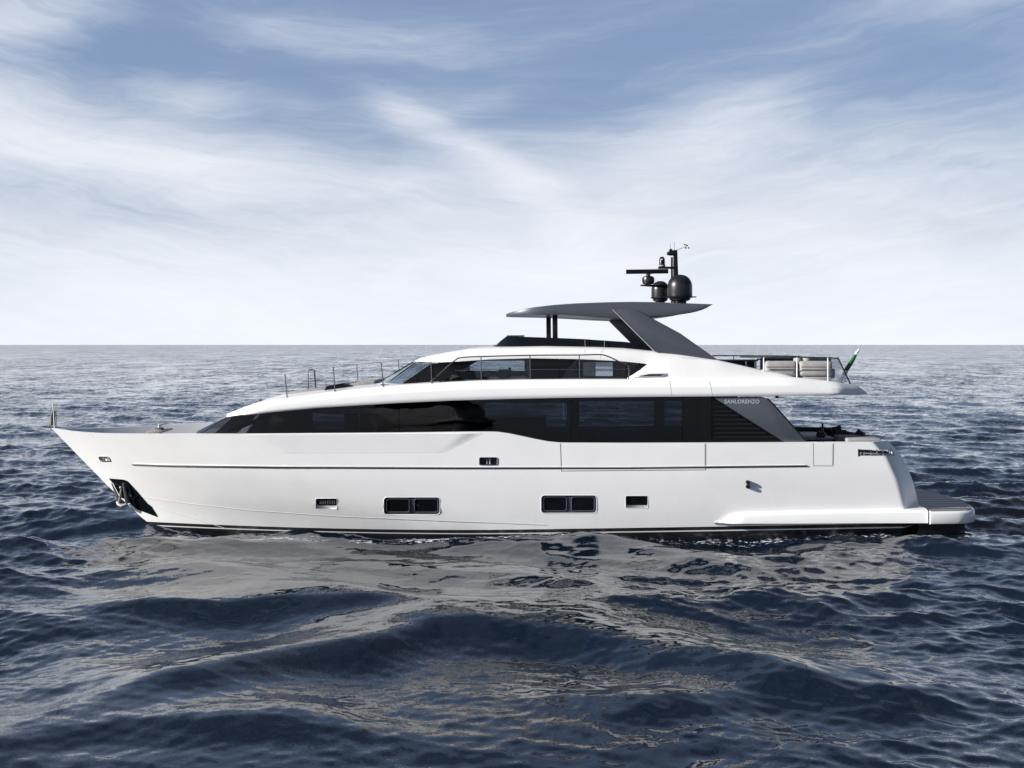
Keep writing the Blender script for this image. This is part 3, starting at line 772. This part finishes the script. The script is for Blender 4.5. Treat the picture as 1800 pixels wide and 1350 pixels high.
# roof
RT = [(750, 634), (756, 630.5), (770, 625.5), (795, 618.5), (820, 613.5), (845, 611), (870, 610), (960, 608.5), (1050, 610), (1100, 612), (1150, 617), (1190, 621), (1262, 632)]
RB = [(750, 635.5), (780, 637.5), (826, 634.4), (862, 632), (931, 630), (1018, 631.5), (1082, 634.5), (1138, 639.5), (1160, 650), (1180, 668), (1262, 668)]
def roof_rows():
    rows = []; pxs = [750, 751.5, 753, 756, 760, 765, 770, 777, 785, 795, 806, 820, 832, 845] + list(range(860, 1141, 14)) + [1145, 1150, 1160, 1170, 1180, 1200, 1220, 1240, 1262]
    for px in pxs:
        f = min(max((px - 744) / 62., 0), 1); yb = 2.74 * (.30 + .70 * math.sqrt(1 - (1 - f) ** 2.2))
        d = 43.5 - 2.74; x = (px - 900) * d / FPX - (0 if px > 806 else (1 - f) * .5)
        zt = CAM_Z - (interp(px, RT) - 606) * (d + .35) / FPX; zb = CAM_Z - (interp(px, RB) - 606) * d / FPX; h = max(zt - zb, .02)
        if px < 806: sh = (1 - f) * .5 * .0; zt -= sh; zb -= sh
        if px > 1138: yb = 2.74 + .12 * min(1, (px - 1138) / 50)
        s_ = min(.35, h * .9)
        pr = [(0, zt + .02), (yb - s_ - .3, zt + .01), (yb - s_, zt - .01 * min(1, h * 4)), (yb - s_ * .45, zt - .16 * h), (yb - s_ * .12, zt - .5 * h), (yb, zb + .2 * h), (yb - .005, zb + .02 * h), (yb - .03, zb), (0, zb)]
        nearp = [Vector((x, -a_, z)) for a_, z in pr]; rows.append(nearp + [mir(p) for p in reversed(nearp[1:-1])])
    return rows
roof = mesh('wheelhouse_roof', MB().solid(roof_rows()), 'white', yacht, smooth=42)
# coamings running aft beside the upper terrace
CT = [(1100, 666), (1120, 655), (1138, 641), (1150, 634), (1190, 627), (1240, 631), (1262, 632.5), (1300, 641), (1345, 651.5), (1375, 656), (1390, 660), (1400, 664)]
for sgn in (1, -1):
    rows = []
    for px in list(range(1104, 1401, 12)) + [1400]:
        Yc = -2.9; zt = CAM_Z - (interp(px, CT) - 606) * (Yc + .1 - CAM_Y) / FPX; zb = P(px, 670, Yc).z; x = P(px, 640, Yc).x
        pr = [(-2.62, zb), (-2.62, zt - .01), (-2.68, zt), (-2.76, zt - .01), (-2.82, zt - .05), (-2.93, zb + (zt - zb) * .35), (-3.02, zb - .03)]
        rows.append([Vector((x, y * sgn, z)) for y, z in pr])
    mesh('coaming', MB().solid(rows), 'white', yacht, smooth=42)
def gapline(pts, Y, r=.006):
    mesh('panel_gap', MB().tube([P(a, b, Y) for a, b in pts], r, 5), 'seam', band)
# air intake scoop below the coaming
sc = [P(1128, 650, -2.98), P(1141, 655, -2.98), P(1173, 656, -2.98), P(1166, 662, -2.98), P(1113, 663.5, -2.98)]
mesh('air_intake', MB().prism(sc, (0, .2, 0)), 'white', yacht, bevel=.03)
mesh('intake_slot', MB().prism([P(1122, 661, -3.02), P(1142, 657.6, -3.02), P(1168, 657.4, -3.02), P(1161, 660.6, -3.02)], (0, .06, 0)), 'black', yacht, smooth=0)

# vertical joints in the upper band and roof side, laid on the surfaces themselves
bpy.context.view_layer.update()
def onmesh(o_, px, py):
    org = Vector((0, CAM_Y, CAM_Z)); dr = (P(px, py, -3) - org).normalized()
    ok, loc, nor, _ = o_.ray_cast(org, dr)
    return loc + dr * .004 if ok else None
def joint(o_, pts, r_=.008):
    q = []
    for (x0, y0), (x1, y1) in zip(pts, pts[1:]):
        for i in range(9):
            v = onmesh(o_, x0 + (x1 - x0) * i / 8, y0 + (y1 - y0) * i / 8)
            if v and (not q or (v - q[-1]).length > .02): q.append(v)
    if len(q) > 2: mesh('panel_gap', MB().tube(q, r_, 5), 'seam', o_)
joint(band, [(1177, 670), (1179, 682), (1181, 695)]); joint(band, [(1247, 671), (1250, 682), (1252, 695)])
joint(roof, [(1028, 612), (1029, 629)], .006); joint(roof, [(1062, 613), (1057, 620), (1055, 631)], .006)
joint(roof, [(1177, 640), (1179, 664)], .006)

# ------------------------------------------------------------------ flybridge: low black screen, hardtop, arch legs
FT = [(872, 606), (880, 599), (891, 590.5), (922, 592), (980, 594), (1027, 596), (1062, 598.5), (1100, 601), (1131, 605.5), (1147, 614.5)]
rows = []
for px in (866, 872, 880, 891, 905, 922, 950, 980, 1027, 1062, 1100, 1131, 1147):
    f = min((px - 858) / 45., 1); yb = 2.15 * math.sqrt(1 - (1 - f) ** 2); x = P(px, 600, -2.15).x
    zt = P(px, interp(px, FT), -2.15).z; zb = P(px, 616, -2.15).z - .08; zt = max(zt, zb + .05)
    pr = [(max(yb - .12, .02), zb), (max(yb - .12, .01), zt), (yb - .03, zt), (yb + .05, zb)]
    nearp = [Vector((x, -a_, z)) for a_, z in pr]
    rows.append(nearp)
fly = mesh('flybridge_screen', MB().solid(rows), 'gloss', yacht, smooth=30)
mesh('flybridge_screen', MB().solid([[mir(p) for p in r] for r in rows]), 'gloss', yacht, smooth=30)
a, b = P(891, 589.3, -1.6), P(922, 591.5, -1.6)
mesh('screen_lid', MB().box(a.x, b.x, -1.7, 1.7, b.z, a.z), 'grey', fly, bevel=.01)
for px in (1028, 1062.5): mesh('screen_joint', MB().tube([P(px, interp(px, FT) - .5, -2.19), P(px + (1 if px < 1040 else 0), 611, -2.23)], .010, 5), 'seam', fly)
# (joint lines carried down over the roof side)
HT = [(889, 551.2), (896, 548.8), (905, 546.8), (930, 541.3), (970, 536.3), (1010, 533.4), (1070, 531.2), (1110, 530.6), (1150, 531), (1200, 532.8), (1253, 534.6)]
HB = [(889, 552.4), (905, 552.6), (930, 552.6), (970, 553.5), (1010, 555.5), (1060, 558.5), (1100, 560), (1147, 558.5), (1180, 555.5), (1215, 550), (1232, 546), (1243, 541), (1253, 535.2)]
rows = []
for px in [889, 891, 894, 898, 904, 912, 922, 936, 955] + list(range(975, 1216, 20)) + [1225, 1235, 1243, 1249, 1253]:
    f = min(max((px - 884) / 75., 0), 1); yb = 2.5 * (.45 + .55 * math.sqrt(1 - (1 - f) ** 2)); d = 41.0; x = (px - 900) * d / FPX
    zt = CAM_Z - (interp(px, HT) - 606) * d / FPX; zb = CAM_Z - (interp(px, HB) - 606) * d / FPX; h = zt - zb
    pr = [(0, zt + .03), (yb - .5, zt + .02), (yb - .10, zt), (yb - .02, zt - .06 * h), (yb, zb + .35 * h), (yb - .02, zb + .08 * h), (yb - .08, zb), (yb - .5, zb + .02), (0, zb + .03)]
    nearp = [Vector((x, -a_, z)) for a_, z in pr]; rows.append(nearp + [mir(p) for p in reversed(nearp[1:-1])])
top = mesh('hardtop', MB().solid(rows), 'grey', yacht, smooth=42)
LEG = [(1076, 543.5), (1114, 543.2), (1122, 546), (1145, 558.5), (1196, 586), (1262, 632.5), (1150, 617.5)]
for sgn in (1, -1):
    v = [P(a_, b_, -2.56) for a_, b_ in LEG]; v = v if sgn > 0 else [mir(p) for p in v]
    lg = mesh('arch_leg', MB().prism(v, (0, .30 * sgn, 0)), 'grey', yacht, smooth=30, bevel=.025)
    e = [v[6] + Vector((.01, -.012 * sgn, 0)), v[0] + Vector((.01, -.012 * sgn, 0))]
    mesh('leg_edge_highlight', MB().tube(e, .014, 6), 'deck', lg)  # light grey tube, a painted highlight along the front edge of the leg
    for off, ww in ((0, .085),):
        t0, b0 = P(975.5, 551, -2.0), P(976, 597, -2.0)
        vv = [t0 + Vector((-ww, 0, 0)), t0 + Vector((ww, 0, 0)), b0 + Vector((ww, 0, 0)), b0 + Vector((-ww, 0, 0))]
        vv = vv if sgn > 0 else [mir(p) + Vector((-.10, 0, 0)) for p in vv]
        mesh('hardtop_pillar', MB().prism(vv, (0, .12 * sgn, 0)), 'black', yacht, bevel=.015)

# ------------------------------------------------------------------ mast, radar, domes (all on the hardtop)
def dome(px, py_t, py_b, r_px, Y):
    k = (Y - CAM_Y) / FPX; r = r_px * k; b0 = P(px, py_b, Y); h = (py_b - py_t) * k
    prof = [(r * .62, 0), (r * .80, .03), (r * .86, .10), (r * .97, .13), (r, .17)]
    n_ = 14
    for i in range(n_ + 1):
        a_ = i / n_ * math.pi / 2; prof.append((max(r * math.cos(a_) ** .85, .002), h - r * 1.02 + r * 1.02 * math.sin(a_)))
    d_ = mesh('satellite_dome', MB().lathe(prof, b0, 36), 'dome', yacht, smooth=40)
    mesh('dome_flange', MB().lathe([(r * .9, .10), (r * 1.01, .105), (r * 1.01, .125), (r * .9, .13)], b0, 36), 'gloss', d_)
    mesh('dome_foot', MB().lathe([(r * .5, -.12), (r * .55, 0)], b0, 24), 'black', d_)
    return b0, r
d1, r1 = dome(1195, 482.8, 529, 21.8, -.9)
d2, r2 = dome(1160.5, 494, 530, 15.5, .9)
for c_, r_, xa, xb in ((d1, r1, -.9, .56), (d2, r2, -.42, .9)): mesh('dome_shelf', MB().box(c_.x + xa * .8, c_.x + xb, c_.y - .1, c_.y + .1, c_.z + .12, c_.z + .155), 'black', yacht, bevel=.01)
m0, m1 = P(1188.5, 532, .1), P(1187, 439.5, .1)
mast = mesh('mast', MB().solid([[m0 + Vector((sx_ * .10, sy_ * .12, 0)) for sx_, sy_ in ((-1, -1), (1, -1), (1, 1), (-1, 1))], [m1 + Vector((sx_ * .065, sy_ * .08, 0)) for sx_, sy_ in ((-1, -1), (1, -1), (1, 1), (-1, 1))]]), 'black', top, bevel=.02)
mesh('mast_strut', MB().tube([P(1181, 532, .1), P(1181, 452, .1)], .035, 8), 'black', mast)
a, b = P(1176, 440, .1), P(1190, 449, .1)
mesh('mast_head', MB().box(a.x, b.x, 0, .25, b.z, a.z).box(P(1173, 445, 0).x, a.x + .02, .02, .16, P(0, 448.5, .1).z, P(0, 443, .1).z).box(P(1177.5, 0, 0).x, P(1182, 0, 0).x, .05, .2, a.z - .01, P(0, 437.5, .1).z), 'black', mast, bevel=.02)
mesh('camera_shelf', MB().box(P(1157, 0, .1).x, P(1186, 0, .1).x, -.06, .22, P(0, 472.5, .1).z, P(0, 469, .1).z), 'black', mast, bevel=.015)
cb = P(1163.7, 468.8, .1)
tcam = mesh('thermal_camera', MB().lathe([(.10, 0), (.115, .02), (.115, .06), (.10, .085), (.102, .25), (.085, .31), (.05, .345), (.004, .355)], cb, 24), 'black', yacht)
mesh('camera_lens', MB().lathe([(.004, -.02), (.03, -.015), (.04, 0), (.03, .015), (.004, .02)], cb + Vector((.0, -.098, .25)), 12), 'lens', tcam)
mesh('camera_collar', MB().lathe([(.118, .01), (.122, .03), (.118, .055)], cb, 24), 'pale', tcam)
# radar
rp = P(1139.5, 500, -.3); kk = (-.3 - CAM_Y) / FPX
rad = mesh('radar_pedestal', MB().lathe([(.12, 0), (.19, .02), (.215, .10), (.22, .17), (.20, .25), (.13, .285), (.07, .30), (.07, .36), (.15, .37), (.15, .385)], rp, 28), 'dome', yacht)
mesh('radar_scanner', MB().solid([[Vector((x_, rp.y + yy, rp.z + .375 + (x_ - rp.x) * .012 + zz)) for yy, zz in ((-.06, 0), (.06, 0), (.075, .07), (.04, .15), (-.04, .15), (-.075, .07))] for x_ in (rp.x - 39 * kk, rp.x - 38 * kk, rp.x + 34 * kk, rp.x + 35 * kk)]), 'black', rad, smooth=20)
mesh('radar_shelf', MB().solid([[Vector((rp.x - .27, rp.y - .12, rp.z - .01)), Vector((rp.x - .27, rp.y + .12, rp.z - .01)), Vector((rp.x - .27, rp.y + .12, rp.z - .05)), Vector((rp.x - .27, rp.y - .12, rp.z - .05))],
                                 [Vector((m0.x - .1, -.1, rp.z - .0)), Vector((m0.x - .1, .2, rp.z - .0)), Vector((m0.x - .1, .2, rp.z - .12)), Vector((m0.x - .1, -.1, rp.z - .12))]]), 'black', mast)
for px, t_ in ((1178.5, 428), (1185.5, 424.5)): mesh('whip_antenna', MB().tube([P(px, 440, .1), P(px - .3, t_, .1)], .006, 5), 'black', mast)
va, vb = P(1189, 440, .1), P(1207, 433, .1)
vn = mesh('wind_vane', MB().tube([va, vb], .010, 6), 'steel', yacht)
mesh('vane_tail', MB().prism([P(1201.5, 428, .1), P(1208, 430.5, .1), P(1208.5, 432.5, .1), P(1202.5, 430.5, .1)], (0, .01, 0)), 'grey', vn, smooth=0)
mb = MB()
for px, py in ((1205.5, 435.7), (1210.5, 435.5), (1208, 431.5)): c_ = P(px, py, .1); mb.lathe([(.004, -.03), (.028, -.02), (.03, .01), (.004, .025)], c_, 10)
mesh('wind_cups', mb, 'black', vn)

# ------------------------------------------------------------------ rails and stanchions
YS = -2.98
def deck_y(px):
    Y = -3.
    for _ in range(4): x = (px - 900) * (Y - CAM_Y) / FPX; Y = -(band_half(x) - .38)
    return Y
tops = []
for bx, by, tx, ty in ((505, 699, 501, 658), (589, 688, 586, 646), (674, 679.5, 670, 637), (759, 674, 757.5, 631)):
    Y = deck_y(bx); a, b = P(bx, by, Y) + Vector((0, 0, -.03)), P(tx, ty, Y); tops.append(b)
    for sgn in (1, -1):
        v = [a, b] if sgn > 0 else [mir(a), mir(b)]
        st = mesh('stanchion', MB().tube(v, .017, 8), 'railsteel', yacht)
        mesh('stanchion_foot', MB().lathe([(.04, 0), (.04, .03), (.02, .05)], v[0] + Vector((0, 0, .025)), 12), 'steel', st)
for sgn in (1, -1):
    v = [P(458, 705, deck_y(458))] + tops + [P(811, 629, YS)]
    v = v if sgn > 0 else [mir(p) for p in v]
    mesh('guard_wire', MB().tube(v, .0035, 5), 'railsteel', yacht)
rail = smoothpath([P(756, 671, YS), P(775, 655, YS), P(799, 634, YS), P(811, 628.7, YS), P(845, 626.8, YS), P(931, 624.6, YS), P(1018, 624, YS), P(1053, 623.3, YS), P(1067, 625.8, YS), P(1085, 634, YS), P(1102, 642.5, YS), P(1105, 648, YS), P(1105, 667, YS)], 5)
rl = mesh('side_rail', MB().tube(rail, .020, 8), 'railsteel', yacht)
for px, py in ((845.5, 626.8), (931.5, 624.6), (1018, 624)): mesh('rail_post', MB().tube([P(px, py, YS), P(px + .8, 670, YS)], .018, 8), 'railsteel', rl)
mesh('rail_wire', MB().tube([P(800, 651, YS), P(845, 650, YS), P(1105, 648.5, YS)], .007, 5), 'railsteel', rl)
g = [P(541.5, 684, -.2), P(541.5, 652.5, -.2), P(543.5, 650, -.2), P(550, 650, -.2), P(552.5, 652.5, -.2), P(554.5, 684, -.2)]
mesh('boarding_handrail', MB().tube(g, .022, 8), 'railsteel', yacht)
p = P(458, 704.5, deck_y(458)); mesh('wire_eye', MB().lathe([(.03, -.02), (.04, .02), (.02, .05)], p, 10), 'railsteel', yacht)
# jack staff at the bow with its pennant
a, b = P(96, 754, 0), P(93.2, 708.5, 0)
mesh('jack_staff', MB().tube([a, b], [.022, .016], 8), 'white', yacht)
fl = thing('pennant', P(95, 748, 0), 'small dark grey pennant hanging limp from the staff at the bow tip', 'flag')
rows = []
for i in range(9):
    t_ = i / 8; c_ = P(92.4 - 1.5 * t_, 721, 0).lerp(P(90.5, 746, 0), t_); wd = .03 + .075 * math.sin(t_ * 1.9)
    rows.append([c_ + Vector((-wd * (f_) * 1.5 + .06 * (1 - f_), .08 + .05 * math.sin(f_ * 7 + t_ * 2), -.10 * f_ * f_ * (t_ * 1.5) - .02)) for f_ in np.linspace(-.45, 1, 9)])
fm = MB().grid(rows); fo = mesh('pennant_cloth', fm, 'greyflag', fl, smooth=60); sm = fo.modifiers.new('thickness', 'SOLIDIFY'); sm.thickness = .006
# foredeck chock with wooden block
bl = P(280, 754, .3)
mb = MB().prism([P(255, 761.5, -.6), P(283, 761.5, -.6), P(304, 755, .6), P(276, 755, .6)], (0, 0, .05))
hat = mesh('windlass_base', mb, 'taupe', yacht, bevel=.01)
mesh('windlass', MB().lathe([(.16, -.0), (.16, .08), (.09, .10), (.08, .16), (.12, .19), (.12, .21)], P(281, 756, 0), 18), 'steel', hat)
mesh('windlass_bail', MB().tube([P(280, 752, 0), P(282.5, 745.5, 0), P(286, 752, 0)], .014, 6), 'steel', hat)

# ------------------------------------------------------------------ things on deck
def cushion(mb_list, name, m, parent, bev=.07, seg=3): return mesh(name, mb_list, m, parent, smooth=60, bevel=bev, bseg=seg)
# foredeck sun pad
def roofz(px): return P(px, interp(px, TOPB), -(band_half(P(px, 0, -3).x) - .3)).z + .10
for (p0, p1, zp0, zp1, y0, y1, lab) in ((514, 590, 697, 680, -1.6, 1.6, 'taupe sun pad on the sloping foredeck, ahead of the skylight'), (610, 668, 678.5, 669.5, -1.6, 1.6, 'taupe sun pad tucked under the wheelhouse windscreen, behind the skylight')):
    x0, x1 = P(p0, 0, 0).x, P(p1, 0, 0).x; z0, z1 = P(p0, zp0, 0).z - (-.04 if p0 < 550 else .05), P(p1, zp1, 0).z - .10
    sp_ = thing('sun_pad', (x0, 0, z0), lab, 'sun pad', 'sun pads on the foredeck')
    for j in range(3):
        ya = y0 + (y1 - y0) * j / 3 + .01; yb_ = y0 + (y1 - y0) * (j + 1) / 3 - .01
        mbx = MB().solid([[Vector((x0, ya, z0 + .01)), Vector((x0, yb_, z0 + .01)), Vector((x0, yb_, z0 + .14)), Vector((x0, ya, z0 + .14))], [Vector((x1, ya, z1 + .01)), Vector((x1, yb_, z1 + .01)), Vector((x1, yb_, z1 + .16)), Vector((x1, ya, z1 + .16))]])
        cushion(mbx, 'pad_cushion', 'taupe', sp_, .05)
x0, x1 = P(576, 0, -1.).x, P(612, 0, -1.).x; z0 = P(585, 683, 0).z + .10
sk = mesh('skylight', MB().solid([[Vector((x0, y_, z0 - .14)), Vector((x0 + .1, y_, z0 + .05)), Vector((x1, y_, z0 + .16)), Vector((x1, y_, z0 - .04))] for y_ in (-2.0, 2.0)]), 'gloss', yacht, bevel=.02)
# upper terrace sofas
def sofa(p0, p1, lab):
    Y = -2.35; a, b = P(p0, 634.5, Y), P(p1, 634.5, Y); zf = 4.86
    s_ = thing('sofa', ((a.x + b.x) / 2, Y + .45, zf), lab, 'sofa', 'cream sofas on the upper terrace')
    cushion(MB().box(a.x, b.x, Y, Y + .30, zf + .22, a.z), 'backrest', 'cream', s_, .11, 4)
    cushion(MB().box(a.x + .01, b.x - .01, Y + .31, Y + .95, zf + .27, zf + .45), 'seat', 'cream', s_, .06)
    mesh('sofa_base', MB().box(a.x + .03, b.x - .03, Y + .08, Y + .9, zf - .2, zf + .21), 'pale', s_, bevel=.02)
    mesh('piping', MB().tube([(a.x + .03, Y - .004, a.z - .20), (b.x - .03, Y - .004, a.z - .20)], .010, 6), 'charcoal', s_)
    return s_
ff = thing('sofa', (9.6, 2.3, 4.86), 'long taupe sofa on the far side of the upper terrace, behind both cream sofas', 'sofa')
fa, fb_ = P(1340, 628.5, 2.1), P(1464, 628.5, 2.1)
cushion(MB().box(fa.x, fb_.x, 2.25, 2.6, 4.9, fa.z), 'backrest', 'taupe', ff, .08, 3)
cushion(MB().box(fa.x, fb_.x, 1.75, 2.24, 4.9, 5.26), 'seat', 'taupe', ff, .05, 3)
sofa(1345.5, 1402, 'cream sofa on the upper terrace, the forward one, half hidden by the white coaming')
sofa(1406, 1464, 'cream sofa on the upper terrace, the aft one, beside the slanted glass screen')
for px in (1402, 1417.5):
    c_ = P(px, 633, -1.4); t_ = tag(mesh('round_cushion', MB().lathe([(.02, -.16), (.10, -.14), (.15, -.05), (.14, .05), (.08, .10), (.01, .115)], c_, 16), 'cream', None, smooth=60),
        'small cream cushion on the terrace, just above the gap between both sofas' if px < 1410 else 'small cream cushion showing above the back of the aft sofa', 'cushion', 'small cushions behind the sofas')
# bar cabinet and dark screen on the far side of the terrace
x0, x1 = P(1262, 0, 1.9).x, P(1330, 0, 1.9).x
bc = thing('bar_cabinet', ((x0 + x1) / 2, 2.2, 4.86), 'long dark bar cabinet on the upper terrace behind the grey arch leg', 'cabinet')
zt = P(0, 632, 1.9).z
mesh('cabinet_body', MB().box(x0 - .4, x1, 1.9, 2.5, 4.62, zt - .06), 'charcoal', bc, bevel=.01)
mesh('cabinet_top', MB().box(x0 - .45, x1 + .05, 1.85, 2.55, zt - .058, zt), 'grey', bc, bevel=.01)
for px in (1311, 1327): p = P(px, 0, 1.88); mesh('cabinet_post', MB().box(p.x - .03, p.x + .03, 1.84, 1.89, 4.7, zt - .06), 'steel', bc)
p0, p1 = P(1334, 0, 1.2), P(1395, 0, 1.2)
dt = thing('dining_table', ((p0.x + p1.x) / 2, 1.1, 4.86), 'dark dining table on the upper terrace behind the cream sofas', 'table')
mesh('table_top', MB().box(p0.x, p1.x, .6, 1.6, P(0, 630.5, .6).z - .05, P(0, 630.5, .6).z), 'charcoal', dt, bevel=.01)
mesh('table_leg', MB().box(p0.x + .4, p0.x + .55, 1., 1.2, 4.7, P(0, 630.5, .6).z - .05), 'charcoal', dt)
mesh('table_leg', MB().box(p1.x - .55, p1.x - .4, 1., 1.2, 4.7, P(0, 630.5, .6).z - .05), 'charcoal', dt)
# terrace rails
for sgn in (1, -1):
    YR = -2.76
    def Q(px, py):
        v = P(px, py, YR); return v if sgn > 0 else mir(v)
    tr_ = mesh('terrace_rail', MB().tube([Q(1300, 627.5), Q(1342, 627.8), Q(1455, 628.5), Q(1474, 630)], .020, 8), 'railsteel', yacht)
    for px, y1_ in ((1342.5, 652), (1401, 664), (1455.3, 674)):
        mesh('rail_post', MB().tube([Q(px, 628), Q(px, y1_)], .021, 10), 'white', tr_)
    mesh('rail_glass', MB().prism([Q(1456.5, 630), Q(1473, 631.5), Q(1493, 674), Q(1456.5, 674)], (0, .012 * sgn, 0)), 'clear', tr_, smooth=0)
    mesh('rail_strut', MB().tube([Q(1472.5, 628), Q(1495, 675)], .024, 8), 'black', tr_)
a, b = P(1474, 630, -2.76), mir(P(1474, 630, -2.76)); c_, d_ = P(1494, 674, -2.76), mir(P(1494, 674, -2.76))
aft = mesh('aft_screen', MB().prism([a, b, d_, c_], (.012, 0, .004)), 'clear', yacht, smooth=0); mesh('screen_top_rail', MB().tube([a, b], .016, 8), 'railsteel', aft)
# plants / coiled line at the foot of the screen
co_ = []
for k in range(60): t_ = k / 60 * 2 * math.pi * 4; co_.append(P(1471, 672, -2.0) + Vector((.20 * math.cos(t_), .15 * math.sin(t_), -.10 + .03 * (k // 15))))
tag(mesh('coiled_rope', MB().tube(co_, .02, 6), 'charcoal', None), 'small dark coiled rope lying at the foot of the slanted glass screen', 'rope')
# ensign
fs0, fs1 = P(1482, 664, 0), P(1512, 612, 0)
mesh('ensign_staff', MB().tube([P(1476, 676, 0), fs1], .016, 8), 'steel', yacht)
en = thing('ensign', fs0, 'furled green and white flag on the slanted staff at the stern of the upper terrace', 'flag')
def furl(p0, p1, r0, r1, ph):
    rows = []; ax = (p1 - p0).normalized(); sx_ = ax.cross(Vector((0, 1, 0))).normalized()
    for i in range(17):
        t_ = i / 16; c_ = p0.lerp(p1, t_); r_ = r0 + (r1 - r0) * t_; r_ *= .72 + .42 * math.sin(t_ * 3.1 + .3) + .08 * math.sin(t_ * 17 + ph)
        rows.append([c_ + sx_ * (r_ * (math.cos(a_) * (1 + .18 * math.cos(3 * a_ + t_ * 5)) + .5)) + Vector((0, 1, 0)) * (r_ * math.sin(a_) * .8) for a_ in np.linspace(0, 2 * math.pi, 16, endpoint=False)])
    return MB().solid(rows)
mesh('green_cloth', furl(P(1488.5, 653, 0), P(1507, 621, 0), .075, .06, 0), 'green', en, smooth=60)
mesh('white_cloth', furl(P(1505, 624, 0), P(1511.5, 613, 0), .05, .025, 1), 'flagwhite', en, smooth=60)
mesh('white_cloth', furl(P(1484.5, 661, 0), P(1490, 650, 0), .06, .08, 2), 'flagwhite', en, smooth=60)
# underside lamp of the upper deck overhang
mesh('overhang_lamp', MB().lathe([(.05, -.09), (.055, -.03), (.03, 0)], P(1366, 695, -2.9), 12), 'black', band)
# cockpit
TZ = 2.95
ct = thing('cockpit_table', (10.25, .3, DECK_Z), 'slatted grey teak table on the aft deck behind the white bulwark', 'table')
tx0, tx1 = 9.55, 11.05
mesh('table_top', MB().box(tx0, tx1, -1.3, 1.9, TZ - .06, TZ), 'teak', ct, bevel=.012)
for y_ in (-.7, 1.3): mesh('table_leg', MB().box(10.1, 10.45, y_ - .1, y_ + .1, DECK_Z, TZ - .06), 'charcoal', ct, bevel=.01)
def vase(px, py_t, lab, r_):
    b0 = P(px, 767.2, -.75); b0.z = TZ; h = P(px, py_t, -.75).z - TZ
    prof = [(r_ * .6, 0), (r_ * .95, .03), (r_, .07), (r_ * .85, .13), (r_ * .4, .17), (r_ * .28, .20), (r_ * .26, h - .03), (r_ * .33, h - .02), (r_ * .33, h)]
    tag(mesh('vase', MB().lathe(prof, b0, 20), 'brownglass', None, smooth=50), lab, 'vase', 'vases on the cockpit table')
vase(1445.8, 744, 'taller dark brown long-necked vase on the slatted table', .125)
vase(1439.5, 751.5, 'shorter dark brown vase on the slatted table, close beside the taller one', .10)
so = thing('aft_sofa', (11.75, 0, DECK_Z), 'charcoal corner sofa across the stern of the aft deck', 'sofa')
cushion(MB().box(11.72, 12.02, -2.05, 2.75, DECK_Z + .38, 3.06), 'backrest', 'charcoal', so, .07, 3)
cushion(MB().box(11.15, 11.74, -2.0, 2.7, DECK_Z + .22, DECK_Z + .46), 'seat', 'charcoal', so, .05, 3)
cushion(MB().box(10.5, 11.74, 2.45, 2.80, DECK_Z + .38, 3.06), 'backrest', 'charcoal', so, .07, 3)
mesh('sofa_base', MB().box(11.2, 12.0, -2.0, 2.7, DECK_Z, DECK_Z + .22), 'pale', so)
def pillow(px, py_t, wpx, Y, tilt, lab, h=.42):
    k = (Y - CAM_Y) / FPX; wd = wpx * k; c_ = P(px, py_t, Y) - Vector((0, 0, h / 2))
    rows = []; n_ = 10
    rot = Matrix.Rotation(R(tilt), 3, 'Y') @ Matrix.Rotation(R(20), 3, 'Z')
    for i in range(n_ + 1):
        r_ = []
        for side_ in (1, -1):
            for j in (range(n_ + 1) if side_ > 0 else range(n_ - 1, 0, -1)):
                a_, b_ = i / n_ * 2 - 1, j / n_ * 2 - 1
                t_ = .11 * ((1 - a_ ** 2) * (1 - b_ ** 2)) ** .45
                pin = 1 - .12 * (1 - abs(a_)) * abs(b_) - .12 * (1 - abs(b_)) * abs(a_)
                r_.append(c_ + rot @ Vector((a_ * wd / 2 * pin, -side_ * t_, b_ * h / 2 * pin)))
        rows.append(r_)
    tag(mesh('pillow', MB().solid(rows), 'charcoal', None, smooth=60), lab, 'pillow', 'dark pillows on the aft sofa')
pillow(1509.5, 755.5, 19, -1.1, 32, 'black pillow standing on its corner near the right end of the aft sofa')
pillow(1477, 754, 24, .1, 8, 'large charcoal pillow propped upright in the middle of the aft sofa, right of the vases', .5)
pillow(1471, 748.5, 20, 1.0, -14, 'black pillow lying on top of the sofa back, upper left of the pillow group', .26)
sl_ = thing('stern_sunbed', (12.0, -2.3, 2.9), 'pale grey padded sunbed on the stern end of the bulwark', 'sunbed')
a, b = P(1489, 770.5, -2.75), P(1549, 770.5, -2.75)
cushion(MB().box(a.x, b.x, -2.75, -1.0, 2.90, a.z), 'mattress', 'pale', sl_, .05, 3)
mesh('sunbed_base', MB().box(a.x + .05, b.x - .05, -2.7, -1.05, DECK_Z, 2.90), 'white', sl_)
# dark dresser by the far bulwark
dr = P(1398, 752, 2.4)
tag(mesh('side_cabinet', MB().box(dr.x - 1.2, P(1413, 0, 2.4).x, 2.3, 2.8, DECK_Z, dr.z + .02), 'charcoal', None, bevel=.02), 'low dark cabinet by the far bulwark, beside the grey side plate', 'cabinet')

# the chase yacht on the far side of the viewer, seen mirrored in the black glazing
def copy_tree(o, parent=None):
    c = o.copy(); C.objects.link(c); c.parent = parent
    for ch in list(o.children): copy_tree(ch, c)
    return c
chase = copy_tree(yacht)
chase.location = (-16.5, -185, -.9); chase.rotation_euler = (0, 0, R(42))
tag(chase, 'second white motor yacht, seen only as a dim mirror image in the black window band', 'yacht')
